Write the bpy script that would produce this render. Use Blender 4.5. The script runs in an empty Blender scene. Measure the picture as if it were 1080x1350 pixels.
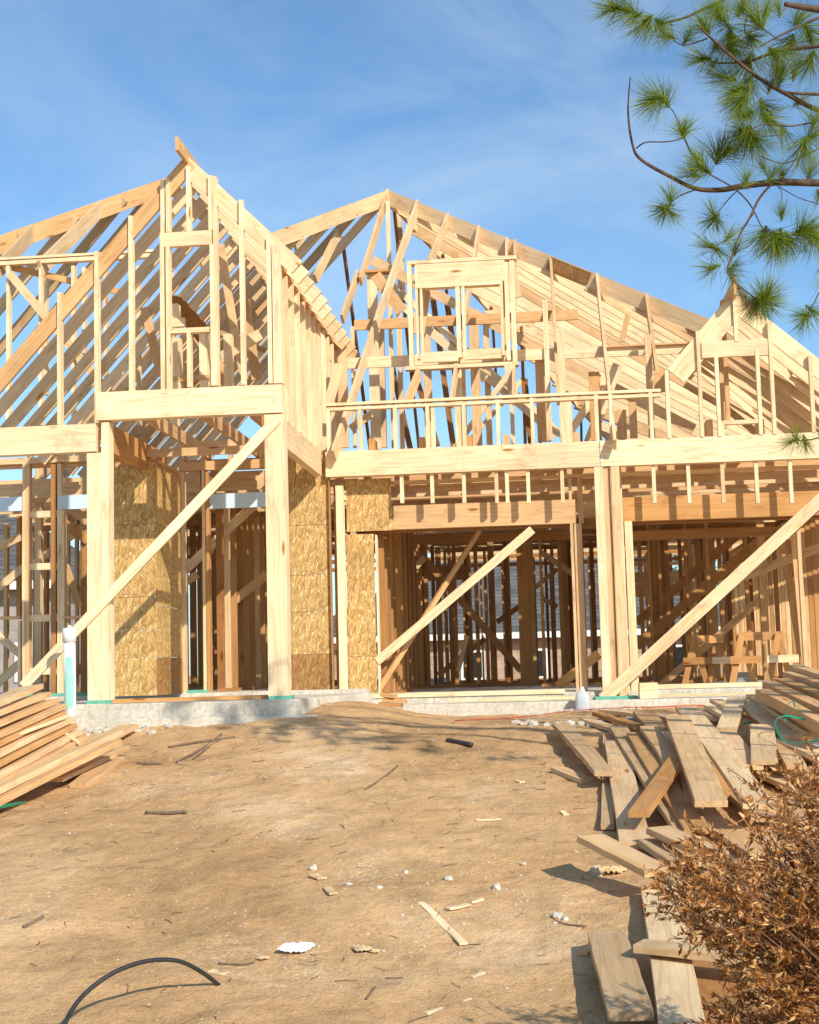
import bpy, bmesh, math, random
from mathutils import Vector, noise, Matrix
random.seed(7)
V=Vector
# ------------------------------------------------------------------ survey frame: camera pose and point-from-photo helpers
F=1920.0; PITCH=math.radians(6.1); ROLL=math.radians(1.5); YAW=math.radians(5.5); CP=V((0,-17.0,0.33))
fw=V((-math.sin(YAW)*math.cos(PITCH), math.cos(YAW)*math.cos(PITCH), math.sin(PITCH)))
r0=V((math.cos(YAW), math.sin(YAW),0)); u0=r0.cross(fw)
rt=r0*math.cos(ROLL)-u0*math.sin(ROLL); up=u0*math.cos(ROLL)+r0*math.sin(ROLL)
def ray(x,y): return fw+rt*((x-540)/F)+up*((675-y)/F)
def PY(x,y,Y): d=ray(x,y); return CP+d*((Y-CP.y)/d.y)
def PX(x,y,X): d=ray(x,y); return CP+d*((X-CP.x)/d.x)
def Pd(x,y,k): return CP+ray(x,y)*k
def PN(x,y,n,c):      # plane n.p=c
    d=ray(x,y); return CP+d*((c-n.dot(CP))/n.dot(d))
def proj(p):
    v=p-CP; k=v.dot(fw)
    if k<.1: return (9999,9999,.1)
    return (540+F*v.dot(rt)/k, 675-F*v.dot(up)/k, k)
def sm(a,b,x): t=max(0,min(1,(x-a)/(b-a))); return t*t*(3-2*t)
def zg(x,y,fine=False):
    z=-.2
    if y<-3: z-=.135*(-3-max(y,-10.5)) + .05*max(0,-10.5-max(y,-16))
    if y>14: z-=.9*sm(14,36,y)
    # dirt ramp heaped against the slab corner
    z+=.21*math.exp(-((x+2.25)/.75)**2-((y+1.5)/1.5)**2)
    near=sm(-40,-16,y)*(1-sm(0,2,y))
    z+=near*(.07*noise.noise(V((x*.35,y*.35,0)))+.035*noise.noise(V((x*1.1,y*1.1,3))))
    if fine: z+=near*(.018*noise.noise(V((x*3.1,y*3.6,1)))+.009*noise.noise(V((x*9,y*9,2)))+.004*noise.noise(V((x*27,y*27,2))))
    return z
def G(px,py,h=0):
    d=ray(px,py); k=3.
    while k<60:
        p=CP+d*k
        if p.z<=zg(p.x,p.y)+h: break
        k+=.02
    return CP+d*k
C=bpy.context.scene.collection
# ------------------------------------------------------------------ materials
def nt(name):
    m=bpy.data.materials.new(name); m.use_nodes=True; t=m.node_tree; t.nodes.clear()
    o=t.nodes.new('ShaderNodeOutputMaterial'); b=t.nodes.new('ShaderNodeBsdfPrincipled'); t.links.new(b.outputs[0],o.inputs[0])
    return m,t,b
def N(t,ty,**k):
    n=t.nodes.new(ty)
    for a,v in k.items():
        if a.startswith('i_'):
            key=a[2:]; key=int(key) if key.isdigit() else key
            n.inputs[key].default_value=v
        else: setattr(n,a,v)
    return n
def ramp(t,src,stops,interp='LINEAR'):
    r=t.nodes.new('ShaderNodeValToRGB'); r.color_ramp.interpolation=interp
    e=r.color_ramp.elements
    while len(e)<len(stops): e.new(.5)
    for q,(p,c) in zip(e,stops):
        q.position=p; q.color=(c,c,c,1) if isinstance(c,(int,float)) else (*c,1)
    t.links.new(src,r.inputs[0]); return r
def mixc(t,fac,a,b,mode='MIX'):
    m=t.nodes.new('ShaderNodeMix'); m.data_type='RGBA'; m.blend_type=mode
    for s,v in ((m.inputs['Factor'],fac),(m.inputs['A'],a),(m.inputs['B'],b)):
        if hasattr(v,'links') or hasattr(v,'is_linked'): t.links.new(v,s)
        elif isinstance(v,(int,float)): s.default_value=v if s.type=='VALUE' else (v,v,v,1)
        else: s.default_value=(*v,1)
    return m.outputs['Result']
def vmul(t,src,s):
    m=N(t,'ShaderNodeVectorMath',operation='MULTIPLY'); t.links.new(src,m.inputs[0]); m.inputs[1].default_value=s; return m.outputs[0]
def bump(t,b,src,dist,st=1):
    n=N(t,'ShaderNodeBump'); n.inputs['Distance'].default_value=dist; n.inputs['Strength'].default_value=st
    t.links.new(src,n.inputs['Height']); t.links.new(n.outputs[0],b.inputs['Normal'])
def noi(t,vec,scale,detail=3,rough=.55,dist=0):
    n=N(t,'ShaderNodeTexNoise'); n.inputs['Scale'].default_value=scale; n.inputs['Detail'].default_value=detail
    n.inputs['Roughness'].default_value=rough; n.inputs['Distortion'].default_value=dist
    if vec: t.links.new(vec,n.inputs['Vector'])
    return n.outputs['Fac']

def mat_wood():
    m,t,b=nt('lumber')
    a=N(t,'ShaderNodeAttribute',attribute_name='bc'); tn=N(t,'ShaderNodeAttribute',attribute_name='tn')
    sep=N(t,'ShaderNodeSeparateXYZ'); t.links.new(tn.outputs['Vector'],sep.inputs[0])
    co=a.outputs['Vector']
    g=noi(t,vmul(t,co,(.9,26,26)),1,4,.6)                 # fine grain
    w=noi(t,vmul(t,co,(.38,6,6)),1,2,.5,.25)                 # cathedral rings
    wm=N(t,'ShaderNodeMath',operation='MULTIPLY',i_1=9.0); t.links.new(w,wm.inputs[0])
    fr=N(t,'ShaderNodeMath',operation='FRACT'); t.links.new(wm.outputs[0],fr.inputs[0])
    ring=ramp(t,fr.outputs[0],[(0,0),(.7,.35),(.92,1),(1,0)])
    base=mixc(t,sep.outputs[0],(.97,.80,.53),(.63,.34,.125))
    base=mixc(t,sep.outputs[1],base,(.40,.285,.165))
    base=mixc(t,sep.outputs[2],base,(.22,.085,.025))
    late=mixc(t,1.0,base,(.72,.54,.36),'MULTIPLY')
    rf=N(t,'ShaderNodeMath',operation='MULTIPLY',i_1=.55); t.links.new(ring.outputs[0],rf.inputs[0])
    c=mixc(t,rf.outputs[0],base,late)
    gr=ramp(t,g,[(.3,0),(.75,1)])
    gf=N(t,'ShaderNodeMath',operation='MULTIPLY',i_1=.35); t.links.new(gr.outputs[0],gf.inputs[0])
    c=mixc(t,gf.outputs[0],c,late)
    fib=noi(t,vmul(t,co,(4,120,120)),1,3,.7); c=mixc(t,1.0,c,ramp(t,fib,[(.3,.86),(.6,1.04)]).outputs[0],'MULTIPLY')
    kv=N(t,'ShaderNodeTexVoronoi'); t.links.new(vmul(t,co,(1.6,6.5,6.5)),kv.inputs['Vector']); kv.inputs['Scale'].default_value=1
    kr0=ramp(t,kv.outputs['Distance'],[(.05,1),(.10,.7),(.125,.1),(.2,0)])
    ks=N(t,'ShaderNodeSeparateColor'); t.links.new(kv.outputs['Color'],ks.inputs[0]); kg=ramp(t,ks.outputs[0],[(.38,0),(.75,1)])
    kr=N(t,'ShaderNodeMath',operation='MULTIPLY'); t.links.new(kr0.outputs[0],kr.inputs[0]); t.links.new(kg.outputs[0],kr.inputs[1])
    kc=mixc(t,1.0,c,(.50,.27,.12),'MULTIPLY')
    c=mixc(t,kr.outputs[0],c,kc)
    blot=noi(t,vmul(t,co,(1.3,3,3)),1.0,3)
    br=ramp(t,blot,[(.35,.86),(.65,1.06)])
    c=mixc(t,1.0,c,br.outputs[0],'MULTIPLY')
    st=noi(t,vmul(t,co,(2.2,2.2,2.2)),1.0,4,.7)
    sr=ramp(t,st,[(.58,0),(.72,.5)])
    c=mixc(t,sr.outputs[0],c,mixc(t,1.0,c,(.5,.42,.34),'MULTIPLY'))
    t.links.new(c,b.inputs['Base Color']); b.inputs['Roughness'].default_value=.75; b.inputs['Specular IOR Level'].default_value=.25
    bump(t,b,g,.002,.6)
    return m
def mat_osb(name='strand_board',tint=(1,1,1)):
    m,t,b=nt(name); tc=N(t,'ShaderNodeTexCoord'); co=tc.outputs['Object']
    nz=N(t,'ShaderNodeTexNoise',i_Scale=3.0); t.links.new(co,nz.inputs['Vector'])
    add=N(t,'ShaderNodeMix',data_type='VECTOR'); add.inputs['Factor'].default_value=.004
    t.links.new(co,add.inputs['A']); t.links.new(nz.outputs['Color'],add.inputs['B'])
    base=None
    for ang,sx,sy,off in ((.35,17,85,0),(-.85,19,75,5),(1.35,16,90,9)):
        mp=N(t,'ShaderNodeMapping'); mp.inputs['Rotation'].default_value=(0,ang,0); mp.inputs['Location'].default_value=(off,off,off)
        t.links.new(add.outputs['Result'],mp.inputs['Vector'])
        v=N(t,'ShaderNodeTexVoronoi'); t.links.new(vmul(t,mp.outputs[0],(sx,50,sy)),v.inputs['Vector']); v.inputs['Scale'].default_value=1
        s=N(t,'ShaderNodeSeparateColor'); t.links.new(v.outputs['Color'],s.inputs[0])
        cr=ramp(t,s.outputs[0],[(0,(.34,.18,.05)),(.3,(.49,.28,.085)),(.6,(.58,.36,.125)),(.88,(.66,.44,.17)),(1,(.84,.64,.33))])
        if base is None: base=cr.outputs[0]
        else:
            sel=ramp(t,s.outputs[1],[(.5,0),(.52,1)])
            base=mixc(t,sel.outputs[0],base,cr.outputs[0])
    sp=N(t,'ShaderNodeSeparateXYZ'); t.links.new(co,sp.inputs[0])
    big=noi(t,co,1.3,3); br=ramp(t,big,[(.3,.75),(.7,1.1)])
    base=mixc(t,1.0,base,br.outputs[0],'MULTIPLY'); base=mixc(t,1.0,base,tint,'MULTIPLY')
    t.links.new(base,b.inputs['Base Color']); b.inputs['Roughness'].default_value=.7
    return m
def mat_concrete():
    m,t,b=nt('concrete'); tc=N(t,'ShaderNodeTexCoord'); co=tc.outputs['Object']
    n1=noi(t,co,2.2,6,.65); n2=noi(t,co,30,4,.7); n3=noi(t,vmul(t,co,(6,6,1)),3,4,.6)
    c=ramp(t,n1,[(.3,(.50,.45,.36)),(.6,(.68,.62,.52)),(.8,(.80,.75,.65))]).outputs[0]
    c=mixc(t,1.0,c,ramp(t,n2,[(.35,.75),(.6,1.05)]).outputs[0],'MULTIPLY')
    c=mixc(t,ramp(t,n3,[(.55,0),(.7,.6)]).outputs[0],c,(.40,.30,.19))
    sp=N(t,'ShaderNodeSeparateXYZ'); t.links.new(co,sp.inputs[0])
    t.links.new(c,b.inputs['Base Color']); b.inputs['Roughness'].default_value=.9; bump(t,b,n2,.004,.7); return m
def mat_dirt():
    m,t,b=nt('sandy_soil'); tc=N(t,'ShaderNodeTexCoord'); co=tc.outputs['Object']
    n1=noi(t,co,.55,6,.62,.3); n2=noi(t,co,3.2,6,.7,.2); n3=noi(t,co,22,5,.75); n4=noi(t,co,90,3,.7)
    c=ramp(t,n1,[(.3,(.44,.255,.115)),(.45,(.58,.35,.165)),(.58,(.67,.42,.21)),(.75,(.80,.56,.34))]).outputs[0]
    c=mixc(t,1.0,c,ramp(t,n2,[(.3,.72),(.5,1.0),(.75,1.12)]).outputs[0],'MULTIPLY')
    c=mixc(t,1.0,c,ramp(t,n3,[(.3,.80),(.5,1.0),(.7,1.06)]).outputs[0],'MULTIPLY')
    c=mixc(t,1.0,c,ramp(t,n4,[(.35,.80),(.6,1.05)]).outputs[0],'MULTIPLY')
    # scattered dark litter, twiggy
    lit=noi(t,vmul(t,co,(9,30,9)),1,5,.8,1.2)
    c=mixc(t,ramp(t,lit,[(.66,0),(.74,.5)]).outputs[0],c,(.24,.14,.07))
    # pale crushed limestone dust patches
    p=noi(t,co,1.1,5,.7,.5); ps=noi(t,co,40,2,.6)
    pr=ramp(t,p,[(.56,0),(.68,1)]); pq=ramp(t,ps,[(.56,0),(.62,.75)])
    mm=N(t,'ShaderNodeMath',operation='MULTIPLY'); t.links.new(pr.outputs[0],mm.inputs[0]); t.links.new(pq.outputs[0],mm.inputs[1])
    c=mixc(t,mm.outputs[0],c,(.74,.64,.50))
    t.links.new(c,b.inputs['Base Color']); b.inputs['Roughness'].default_value=.95; b.inputs['Specular IOR Level'].default_value=.1
    s1=N(t,'ShaderNodeMath',operation='MULTIPLY',i_1=.35); t.links.new(n3,s1.inputs[0])
    s2=N(t,'ShaderNodeMath',operation='ADD'); t.links.new(s1.outputs[0],s2.inputs[0]); t.links.new(n2,s2.inputs[1])
    s4=N(t,'ShaderNodeMath',operation='MULTIPLY',i_1=.12); t.links.new(n4,s4.inputs[0])
    s3=N(t,'ShaderNodeMath',operation='ADD'); t.links.new(s2.outputs[0],s3.inputs[0]); t.links.new(s4.outputs[0],s3.inputs[1])
    bump(t,b,s3.outputs[0],.04,.85); return m
def mat_noise(name,c1,c2,scale=8,rough=.7,bd=0,det=4,spec=.3,trans=0,str_=(1,1,1)):
    m,t,b=nt(name); tc=N(t,'ShaderNodeTexCoord'); n=noi(t,vmul(t,tc.outputs['Object'],str_),scale,det,.6)
    t.links.new(ramp(t,n,[(.3,c1),(.7,c2)]).outputs[0],b.inputs['Base Color']); b.inputs['Roughness'].default_value=rough
    b.inputs['Specular IOR Level'].default_value=spec
    if trans: b.inputs['Transmission Weight'].default_value=trans
    if bd: bump(t,b,n,bd,.8)
    return m
def mat_leafy(name,c1,c2,c3,transl=.25):
    m,t,b=nt(name); a=N(t,'ShaderNodeAttribute',attribute_name='tn'); s=N(t,'ShaderNodeSeparateXYZ'); t.links.new(a.outputs['Vector'],s.inputs[0])
    c=ramp(t,s.outputs[0],[(0,c1),(.5,c2),(1,c3)]).outputs[0]
    t.links.new(c,b.inputs['Base Color']); b.inputs['Roughness'].default_value=.55; b.inputs['Specular IOR Level'].default_value=.3
    if transl:
        tr=N(t,'ShaderNodeBsdfTranslucent'); t.links.new(c,tr.inputs[0]); mx=N(t,'ShaderNodeMixShader'); mx.inputs[0].default_value=transl
        o=[n for n in t.nodes if n.type=='OUTPUT_MATERIAL'][0]
        t.links.new(b.outputs[0],mx.inputs[1]); t.links.new(tr.outputs[0],mx.inputs[2]); t.links.new(mx.outputs[0],o.inputs[0])
    return m
def mat_brick(name,c1,c2,mortar,sx,sy,rot=0):
    m,t,b=nt(name); tc=N(t,'ShaderNodeTexCoord'); mp=N(t,'ShaderNodeMapping'); mp.inputs['Rotation'].default_value=(math.radians(90) if rot==0 else 0,0,0)
    sp=N(t,'ShaderNodeSeparateXYZ'); t.links.new(tc.outputs['Object'],sp.inputs[0]); cb=N(t,'ShaderNodeCombineXYZ')
    s=N(t,'ShaderNodeMath',operation='ADD'); t.links.new(sp.outputs[0],s.inputs[0]); t.links.new(sp.outputs[1],s.inputs[1])
    t.links.new(s.outputs[0] if rot==0 else sp.outputs[0],cb.inputs[0]); t.links.new(sp.outputs[2],cb.inputs[1])
    k=N(t,'ShaderNodeTexBrick'); t.links.new(cb.outputs[0],k.inputs['Vector']); k.inputs['Color1'].default_value=(*c1,1); k.inputs['Color2'].default_value=(*c2,1); k.inputs['Mortar'].default_value=(*mortar,1)
    k.inputs['Scale'].default_value=1; k.inputs['Brick Width'].default_value=sx; k.inputs['Row Height'].default_value=sy; k.inputs['Mortar Size'].default_value=sy*.08
    n=noi(t,tc.outputs['Object'],2,3); c=mixc(t,1.0,k.outputs[0],ramp(t,n,[(.3,.7),(.7,1.1)]).outputs[0],'MULTIPLY')
    t.links.new(c,b.inputs['Base Color']); b.inputs['Roughness'].default_value=.9; return m
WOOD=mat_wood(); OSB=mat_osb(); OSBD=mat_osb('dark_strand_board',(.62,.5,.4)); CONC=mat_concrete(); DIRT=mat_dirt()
BLUE=mat_noise('blue_coated_lumber',(.52,.66,.76),(.62,.76,.85),6); TEAL=mat_noise('green_treated_sill',(.08,.34,.25),(.16,.46,.34),9)
PVC=mat_noise('white_pvc',(.78,.80,.80),(.86,.87,.88),3,.35); GREENP=mat_noise('green_spray_paint',(.22,.72,.46),(.42,.82,.60),6,.5)
BLACKP=mat_noise('black_poly_pipe',(.018,.018,.019),(.035,.033,.032),20,.45,spec=.5)
STRAP=mat_noise('green_strap',(.01,.30,.16),(.02,.42,.24),9,.4); RED=mat_noise('red_string',(.45,.03,.03),(.6,.06,.05),9,.6)
STONE=mat_noise('pale_stone',(.38,.33,.26),(.68,.62,.52),20,.9,.004); STONEB=mat_noise('tan_clod',(.36,.22,.12),(.55,.37,.2),20,.95,.004)
TWIG=mat_noise('grey_twig',(.13,.085,.055),(.25,.17,.11),25,.9); BARK=mat_noise('pine_bark',(.05,.032,.025),(.17,.11,.08),14,.95,.01,5)
PLAST=mat_noise('crumpled_plastic',(.75,.74,.71),(.88,.87,.84),9,.35,.01); CLEARP=mat_noise('milky_plastic',(.62,.66,.70),(.78,.80,.83),9,.25,0,trans=.35)
GREYTRIM=mat_noise('white_trim',(.72,.70,.66),(.8,.78,.74),4); GLASSD=mat_noise('dark_window_glass',(.012,.014,.016),(.03,.035,.04),3,.1,spec=.6)
SHING=mat_brick('grey_shingles',(.10,.092,.085),(.17,.16,.15),(.05,.05,.05),.6,.17); BRK=mat_brick('pink_brick',(.40,.25,.17),(.52,.35,.25),(.46,.38,.30),.5,.15)
BRKG=mat_brick('grey_brick',(.30,.26,.24),(.42,.38,.36),(.40,.37,.34),.4,.13); FENCE=mat_noise('fence_wood',(.22,.12,.06),(.40,.23,.12),9)
NEED=mat_leafy('pine_needles',(.09,.17,.012),(.34,.44,.03),(.72,.72,.12),.5); NEEDB=mat_leafy('dry_needles',(.35,.22,.07),(.5,.34,.12),(.62,.48,.2),.3)
DEAD=mat_leafy('dead_brown_leaves',(.09,.032,.008),(.46,.18,.035),(.90,.56,.25),.3); LEAF=mat_leafy('broad_leaves',(.03,.07,.01),(.07,.14,.02),(.14,.22,.04),.3)
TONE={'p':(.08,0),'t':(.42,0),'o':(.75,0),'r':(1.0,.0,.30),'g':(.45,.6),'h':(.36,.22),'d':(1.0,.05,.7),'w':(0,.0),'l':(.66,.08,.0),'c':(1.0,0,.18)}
# ------------------------------------------------------------------ board maker
def board_mesh(name,A,B,w,t,wd,tone='p',bow=None,bevel=0,twist=0,org=None,seg=4,taperend=None):
    """one sawn board from A to B; w measured along wd, t across"""
    A=V(A);B=V(B); d=B-A; L=d.length; d=d.normalized(); wd=V(wd); W=(wd-d*wd.dot(d))
    if W.length<1e-4: W=V((0,0,1))-d*d.z if abs(d.z)<.9 else V((1,0,0))
    W=W.normalized(); T=d.cross(W).normalized()
    o=org if org is not None else (A+B)/2
    bow=random.uniform(-1,1)*min(.012,.0018*L) if bow is None else bow
    bow2=random.uniform(-1,1)*min(.009,.0012*L)
    off=(random.uniform(0,50),random.uniform(0,50),random.uniform(0,50))
    tt=TONE[tone]; tv=(min(1.0,max(0,tt[0]+random.choice((random.uniform(-.1,.12),random.uniform(0,.34))))),max(0,min(1,tt[1]+random.uniform(-.08,.08))),(tt[2]+random.uniform(-.12,.12)) if len(tt)>2 else 0)
    vs=[];bc=[];fs=[]
    for i in range(seg+1):
        s=i/seg; k=math.sin(math.pi*s)
        c=A+d*(L*s)+W*(bow2*k)+T*(bow*k)
        a=twist*(s-.5); Wc=W*math.cos(a)+T*math.sin(a); Tc=T*math.cos(a)-W*math.sin(a)
        bb=bevel if bevel else 0
        if bb:
            q=[(-w/2+bb,-t/2),(w/2-bb,-t/2),(w/2,-t/2+bb),(w/2,t/2-bb),(w/2-bb,t/2),(-w/2+bb,t/2),(-w/2,t/2-bb),(-w/2,-t/2+bb)]
        else: q=[(-w/2,-t/2),(w/2,-t/2),(w/2,t/2),(-w/2,t/2)]
        for x,y in q:
            vs.append(c+Wc*x+Tc*y-o); bc.append((L*s+off[0],x+off[1],y+off[2]))
    n=len(q)
    for i in range(seg):
        for j in range(n): fs.append((i*n+j,i*n+(j+1)%n,(i+1)*n+(j+1)%n,(i+1)*n+j))
    fs.append(tuple(range(n-1,-1,-1))); fs.append(tuple(seg*n+j for j in range(n)))
    return dict(name=name,v=vs,f=fs,bc=bc,tn=[tv]*len(vs),o=o,area=w*L)
def link(name,vs,fs,mat,parent=None,o=None,bc=None,tn=None,smooth=False):
    me=bpy.data.meshes.new(name); me.from_pydata([tuple(v) for v in vs],[],fs); me.update()
    if bc:
        a=me.attributes.new('bc','FLOAT_VECTOR','POINT'); a.data.foreach_set('vector',[c for q in bc for c in q])
    if tn:
        a=me.attributes.new('tn','FLOAT_VECTOR','POINT'); a.data.foreach_set('vector',[c for q in tn for c in q])
    bm=bmesh.new(); bm.from_mesh(me); bmesh.ops.recalc_face_normals(bm,faces=bm.faces); bm.to_mesh(me); bm.free()
    if smooth: me.shade_smooth()
    me.materials.append(mat); ob=bpy.data.objects.new(name,me); C.objects.link(ob)
    if o is not None: ob.location=o-(parent.location if parent else V((0,0,0)))
    elif parent: ob.location=-parent.location
    if parent: ob.parent=parent
    return ob
def tag(o,label=None,cat=None,group=None,kind=None):
    if label: o['label']=label
    if cat: o['category']=cat
    if group: o['group']=group
    if kind: o['kind']=kind
    return o
def thing(name,label,cat,loc,group=None):
    o=bpy.data.objects.new(name,None); C.objects.link(o); o.location=loc; o.empty_display_size=.2
    return tag(o,label,cat,group)
def boxv(x0,x1,y0,y1,z0,z1):
    vs=[V((x,y,z)) for x in(x0,x1) for y in(y0,y1) for z in(z0,z1)]
    return vs,[(0,1,3,2),(4,6,7,5),(0,4,5,1),(2,3,7,6),(0,2,6,4),(1,5,7,3)]
def box(name,x0,x1,y0,y1,z0,z1,mat,parent=None):
    vs,fs=boxv(x0,x1,y0,y1,z0,z1); o=V(((x0+x1)/2,(y0+y1)/2,z0)); vs=[v-o for v in vs]
    return link(name,vs,fs,mat,parent,o)
def tubev(pts,rads,n=6):
    vs=[];fs=[];pts=[V(p) for p in pts]
    prev=None
    for i,p in enumerate(pts):
        d=(pts[min(i+1,len(pts)-1)]-pts[max(i-1,0)]).normalized()
        ref=V((0,0,1)) if abs(d.z)<.9 else V((1,0,0))
        a=d.cross(ref).normalized() if prev is None else (prev-d*prev.dot(d)).normalized(); prev=a; b=d.cross(a)
        r=rads[i] if isinstance(rads,(list,tuple)) else rads
        for j in range(n):
            th=2*math.pi*j/n; vs.append(p+a*(r*math.cos(th))+b*(r*math.sin(th)))
    for i in range(len(pts)-1):
        for j in range(n): fs.append((i*n+j,i*n+(j+1)%n,(i+1)*n+(j+1)%n,(i+1)*n+j))
    fs.append(tuple(range(n-1,-1,-1))); fs.append(tuple((len(pts)-1)*n+j for j in range(n)))
    return vs,fs
def smooth_path(pts,k=4):
    pts=[V(p) for p in pts]; out=[]
    for i in range(len(pts)-1):
        p0=pts[max(i-1,0)];p1=pts[i];p2=pts[i+1];p3=pts[min(i+2,len(pts)-1)]
        for j in range(k):
            s=j/k; out.append(.5*((2*p1)+(p2-p0)*s+(2*p0-5*p1+4*p2-p3)*s*s+(3*p1-p0-3*p2+p3)*s**3))
    out.append(pts[-1]); return out
# ------------------------------------------------------------------ THE HOUSE
HOUSE=thing('timber_house_frame','unfinished pale timber house frame with open rafters standing on a concrete slab','house frame',V((0,0,0)))
REG=[]
def B(kind,A,Bp,w,t,wd,tone='p',**k): REG.append(board_mesh(kind,A,Bp,w,t,wd,tone,**k))
X_=V((1,0,0));Y_=V((0,1,0));Z_=V((0,0,1))
def stud(px,yt,yb,Y,w=.038,d=.089,tone='p',kind='stud',px2=None,toz=None):
    """upright with its front face on plane Y, traced top and foot"""
    a=PY(px,yt,Y); b=PY(px if px2 is None else px2,yb,Y)
    x=(a.x+b.x)/2; zb=b.z if toz is None else toz
    if px2 is not None: B(kind,(a.x,Y+d/2,a.z),(b.x,Y+d/2,zb),w,d,X_,tone)
    else: B(kind,(x,Y+d/2,a.z),(x,Y+d/2,zb),w,d,X_,tone)
def sx(x,z0,z1,Y,w=.038,d=.089,tone='p',kind='stud'): B(kind,(x,Y+d/2,z0),(x,Y+d/2,z1),w,d,X_,tone)
def horiz(x0,y0,x1,y1,Y,h=.089,d=.038,tone='p',kind='plate',level=True):
    """horizontal member; pixels give the top edge"""
    a=PY(x0,y0,Y); b=PY(x1,y1,Y); z=(a.z+b.z)/2
    za,zb=(z,z) if level else (a.z,b.z)
    B(kind,(a.x,Y+d/2,za-h/2),(b.x,Y+d/2,zb-h/2),h,d,Z_,tone)
def diag(x0,y0,x1,y1,Y,w=.089,d=.038,tone='p',kind='brace',Y2=None):
    a=PY(x0,y0,Y); b=PY(x1,y1,Y if Y2 is None else Y2)
    a.y+=d/2; b.y+=d/2; dd=(b-a).normalized(); wd=V((-dd.z,0,dd.x)) if abs(dd.x)+abs(dd.z)>.3 else X_
    B(kind,a,b,w,d,wd,tone)
def slope(kind,top,bot,w,tone='p',t=.038,fwd=None):
    """roof member; top/bot are points of its TOP edge; hangs below it"""
    top=V(top);bot=V(bot);d=(bot-top).normalized(); wd=(Z_-d*d.z).normalized()
    B(kind,top-wd*w/2,bot-wd*w/2,w,t,wd,tone)
YP=-2.6
XR=-2.66   # portico right wall plane
# portico posts, beams, header
for px,yt,w in ((124.5,597,.15),(139,557,.075)): stud(px,yt,926,YP,w,.18,'p','post',toz=.06)
stud(364,546,924,YP,.2,.19,'p','post',toz=.06)
zL1t,zL1b=2.91,2.62
xpl=PY(130,560,YP).x; xpr=PY(374,560,YP).x
B('beam',(-7.5,YP+.07,2.765),(xpl-.03,YP+.07,2.765),.288,.14,Z_,'p')
hx0=PY(127,530,YP).x; hx1=PY(372,530,YP).x
B('portico_header',(hx0,YP+.06,3.085),(hx1,YP+.06,3.085),.29,.14,Z_,'p')
B('beam',(xpr-.07,YP+.20,2.765),(xpr-.07,-.02,2.765),.29,.09,Z_,'t')
B('beam',(xpl+.06,YP+.19,2.765),(xpl+.06,-.35,2.765),.29,.09,Z_,'o')
for xx,yy in ((-4.1,1),(-3.5,1),(-3.0,1)): B('ceiling_joist',(xx,YP+.14,2.99),(xx,.3,2.99),.14,.038,Z_,'o')
B('beam',(xpl+.1,-1.15,2.80),(xpr-.1,-1.15,2.80),.09,.038,Z_,'t')
# portico brace across the opening
diag(365,552,30,905,YP-.045,.10,.038,'p')
# ---- portico gable
ax=PY(245,205,YP); apx=V((ax.x,YP,ax.z))
l1=PY(0,485,YP); pl=(apx.z-l1.z)/(apx.x-l1.x)
r1=PY(398,343,YP); pr_=(apx.z-r1.z)/(r1.x-apx.x); tailx=r1.x
rw=.165
for i in range(17):
    y=YP+.05+.50*i
    zz=apx.z; xe=apx.x-(zz-2.97)/pl
    tone='o' if i==0 else random.choice('hphhpt')
    slope('rafter',(apx.x-.02,y,zz),(xe,y,2.97),rw if i==0 else .13,tone)
for i in range(12):
    y=YP+.05+.406*i
    slope('rafter',(apx.x+.02,y,apx.z-.005),(tailx+random.uniform(-.015,.02),y,apx.z-.005-pr_*(tailx-apx.x)),.17,'p' if i<9 else 't')
# ridge board with its end sticking out over the gable
B('ridge_board',(apx.x,YP-.36,apx.z+.0),(apx.x,5.7,apx.z+.0),.14,.038,Z_,'o')
for px,yt,yb in ((78,385,560),(127,331,557),(172,284,517),(248,219,305),(277,231,303),(284,232,508),(319,263,507),(355,313,505)):
    stud(px,yt,yb,YP,.042,.089,'w')
for px,yt,yb in ((214,237,306),(221,235,306),(214,306,517),(221.5,322,515),(280,322,508)): stud(px,yt,yb,YP-.004,.042,.089,'w')
horiz(216,307,279,303,YP,.15,.06,'p','window_header')
horiz(222,434,276,430,YP,.05,.089,'p','window_sill'); stud(249,438,510,YP,.04,.089,'w')
stud(365,322,505,YP+.01,.09,.12,'w')
# tall right side wall of the portico, studs on the return beam
xw=PY(372,500,YP).x-.075
ztop=apx.z-pr_*(xw-apx.x)-.30
for i in range(1,13):
    y=YP+.06+.36*i
    zb=2.915
    sx(xw,zb,ztop-.02+random.uniform(-.03,.02),y,.14,.038,random.choice('ppwp'))
B('plate',(xw,YP+.1,ztop),(xw,1.9,ztop),.04,.14,Z_,'o'); B('plate',(xw,YP+.1,ztop+.045),(xw,1.9,ztop+.045),.04,.14,Z_,'t')
# blocking behind the opening in the portico roof: platform, crate posts, scraps
# platform of sheathing
def panel(kind,pts,th,mat,nrm=None,label=None):
    pts=[V(p) for p in pts]; n=nrm or (pts[1]-pts[0]).cross(pts[2]-pts[0]).normalized(); o=pts[0].copy()
    k=len(pts); vs=[p-o for p in pts]+[p-o+n*th for p in pts]
    fs=[tuple(range(k)),tuple(range(2*k-1,k-1,-1))]+[(i,(i+1)%k,k+(i+1)%k,k+i) for i in range(k)]
    ob=link(kind,vs,fs,mat,HOUSE,o)
    if label: ob['label']=label
    return ob
a=PY(222,391,-1.2);b=PY(238,390,-1.2)
panel('work_platform',[PY(214,393,-1.1),PY(238,391,-1.1),PX(275,432,PY(238,391,-1.1).x),PX(262,452,PY(214,393,-1.1).x)],.02,OSBD)
for px,yt,yb in ((229,400,437),(232,445,515),(268,440,515),(300,440,515),(228,520,560)): stud(px,yt,yb,-1.1,.09,.14,'p')
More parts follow.
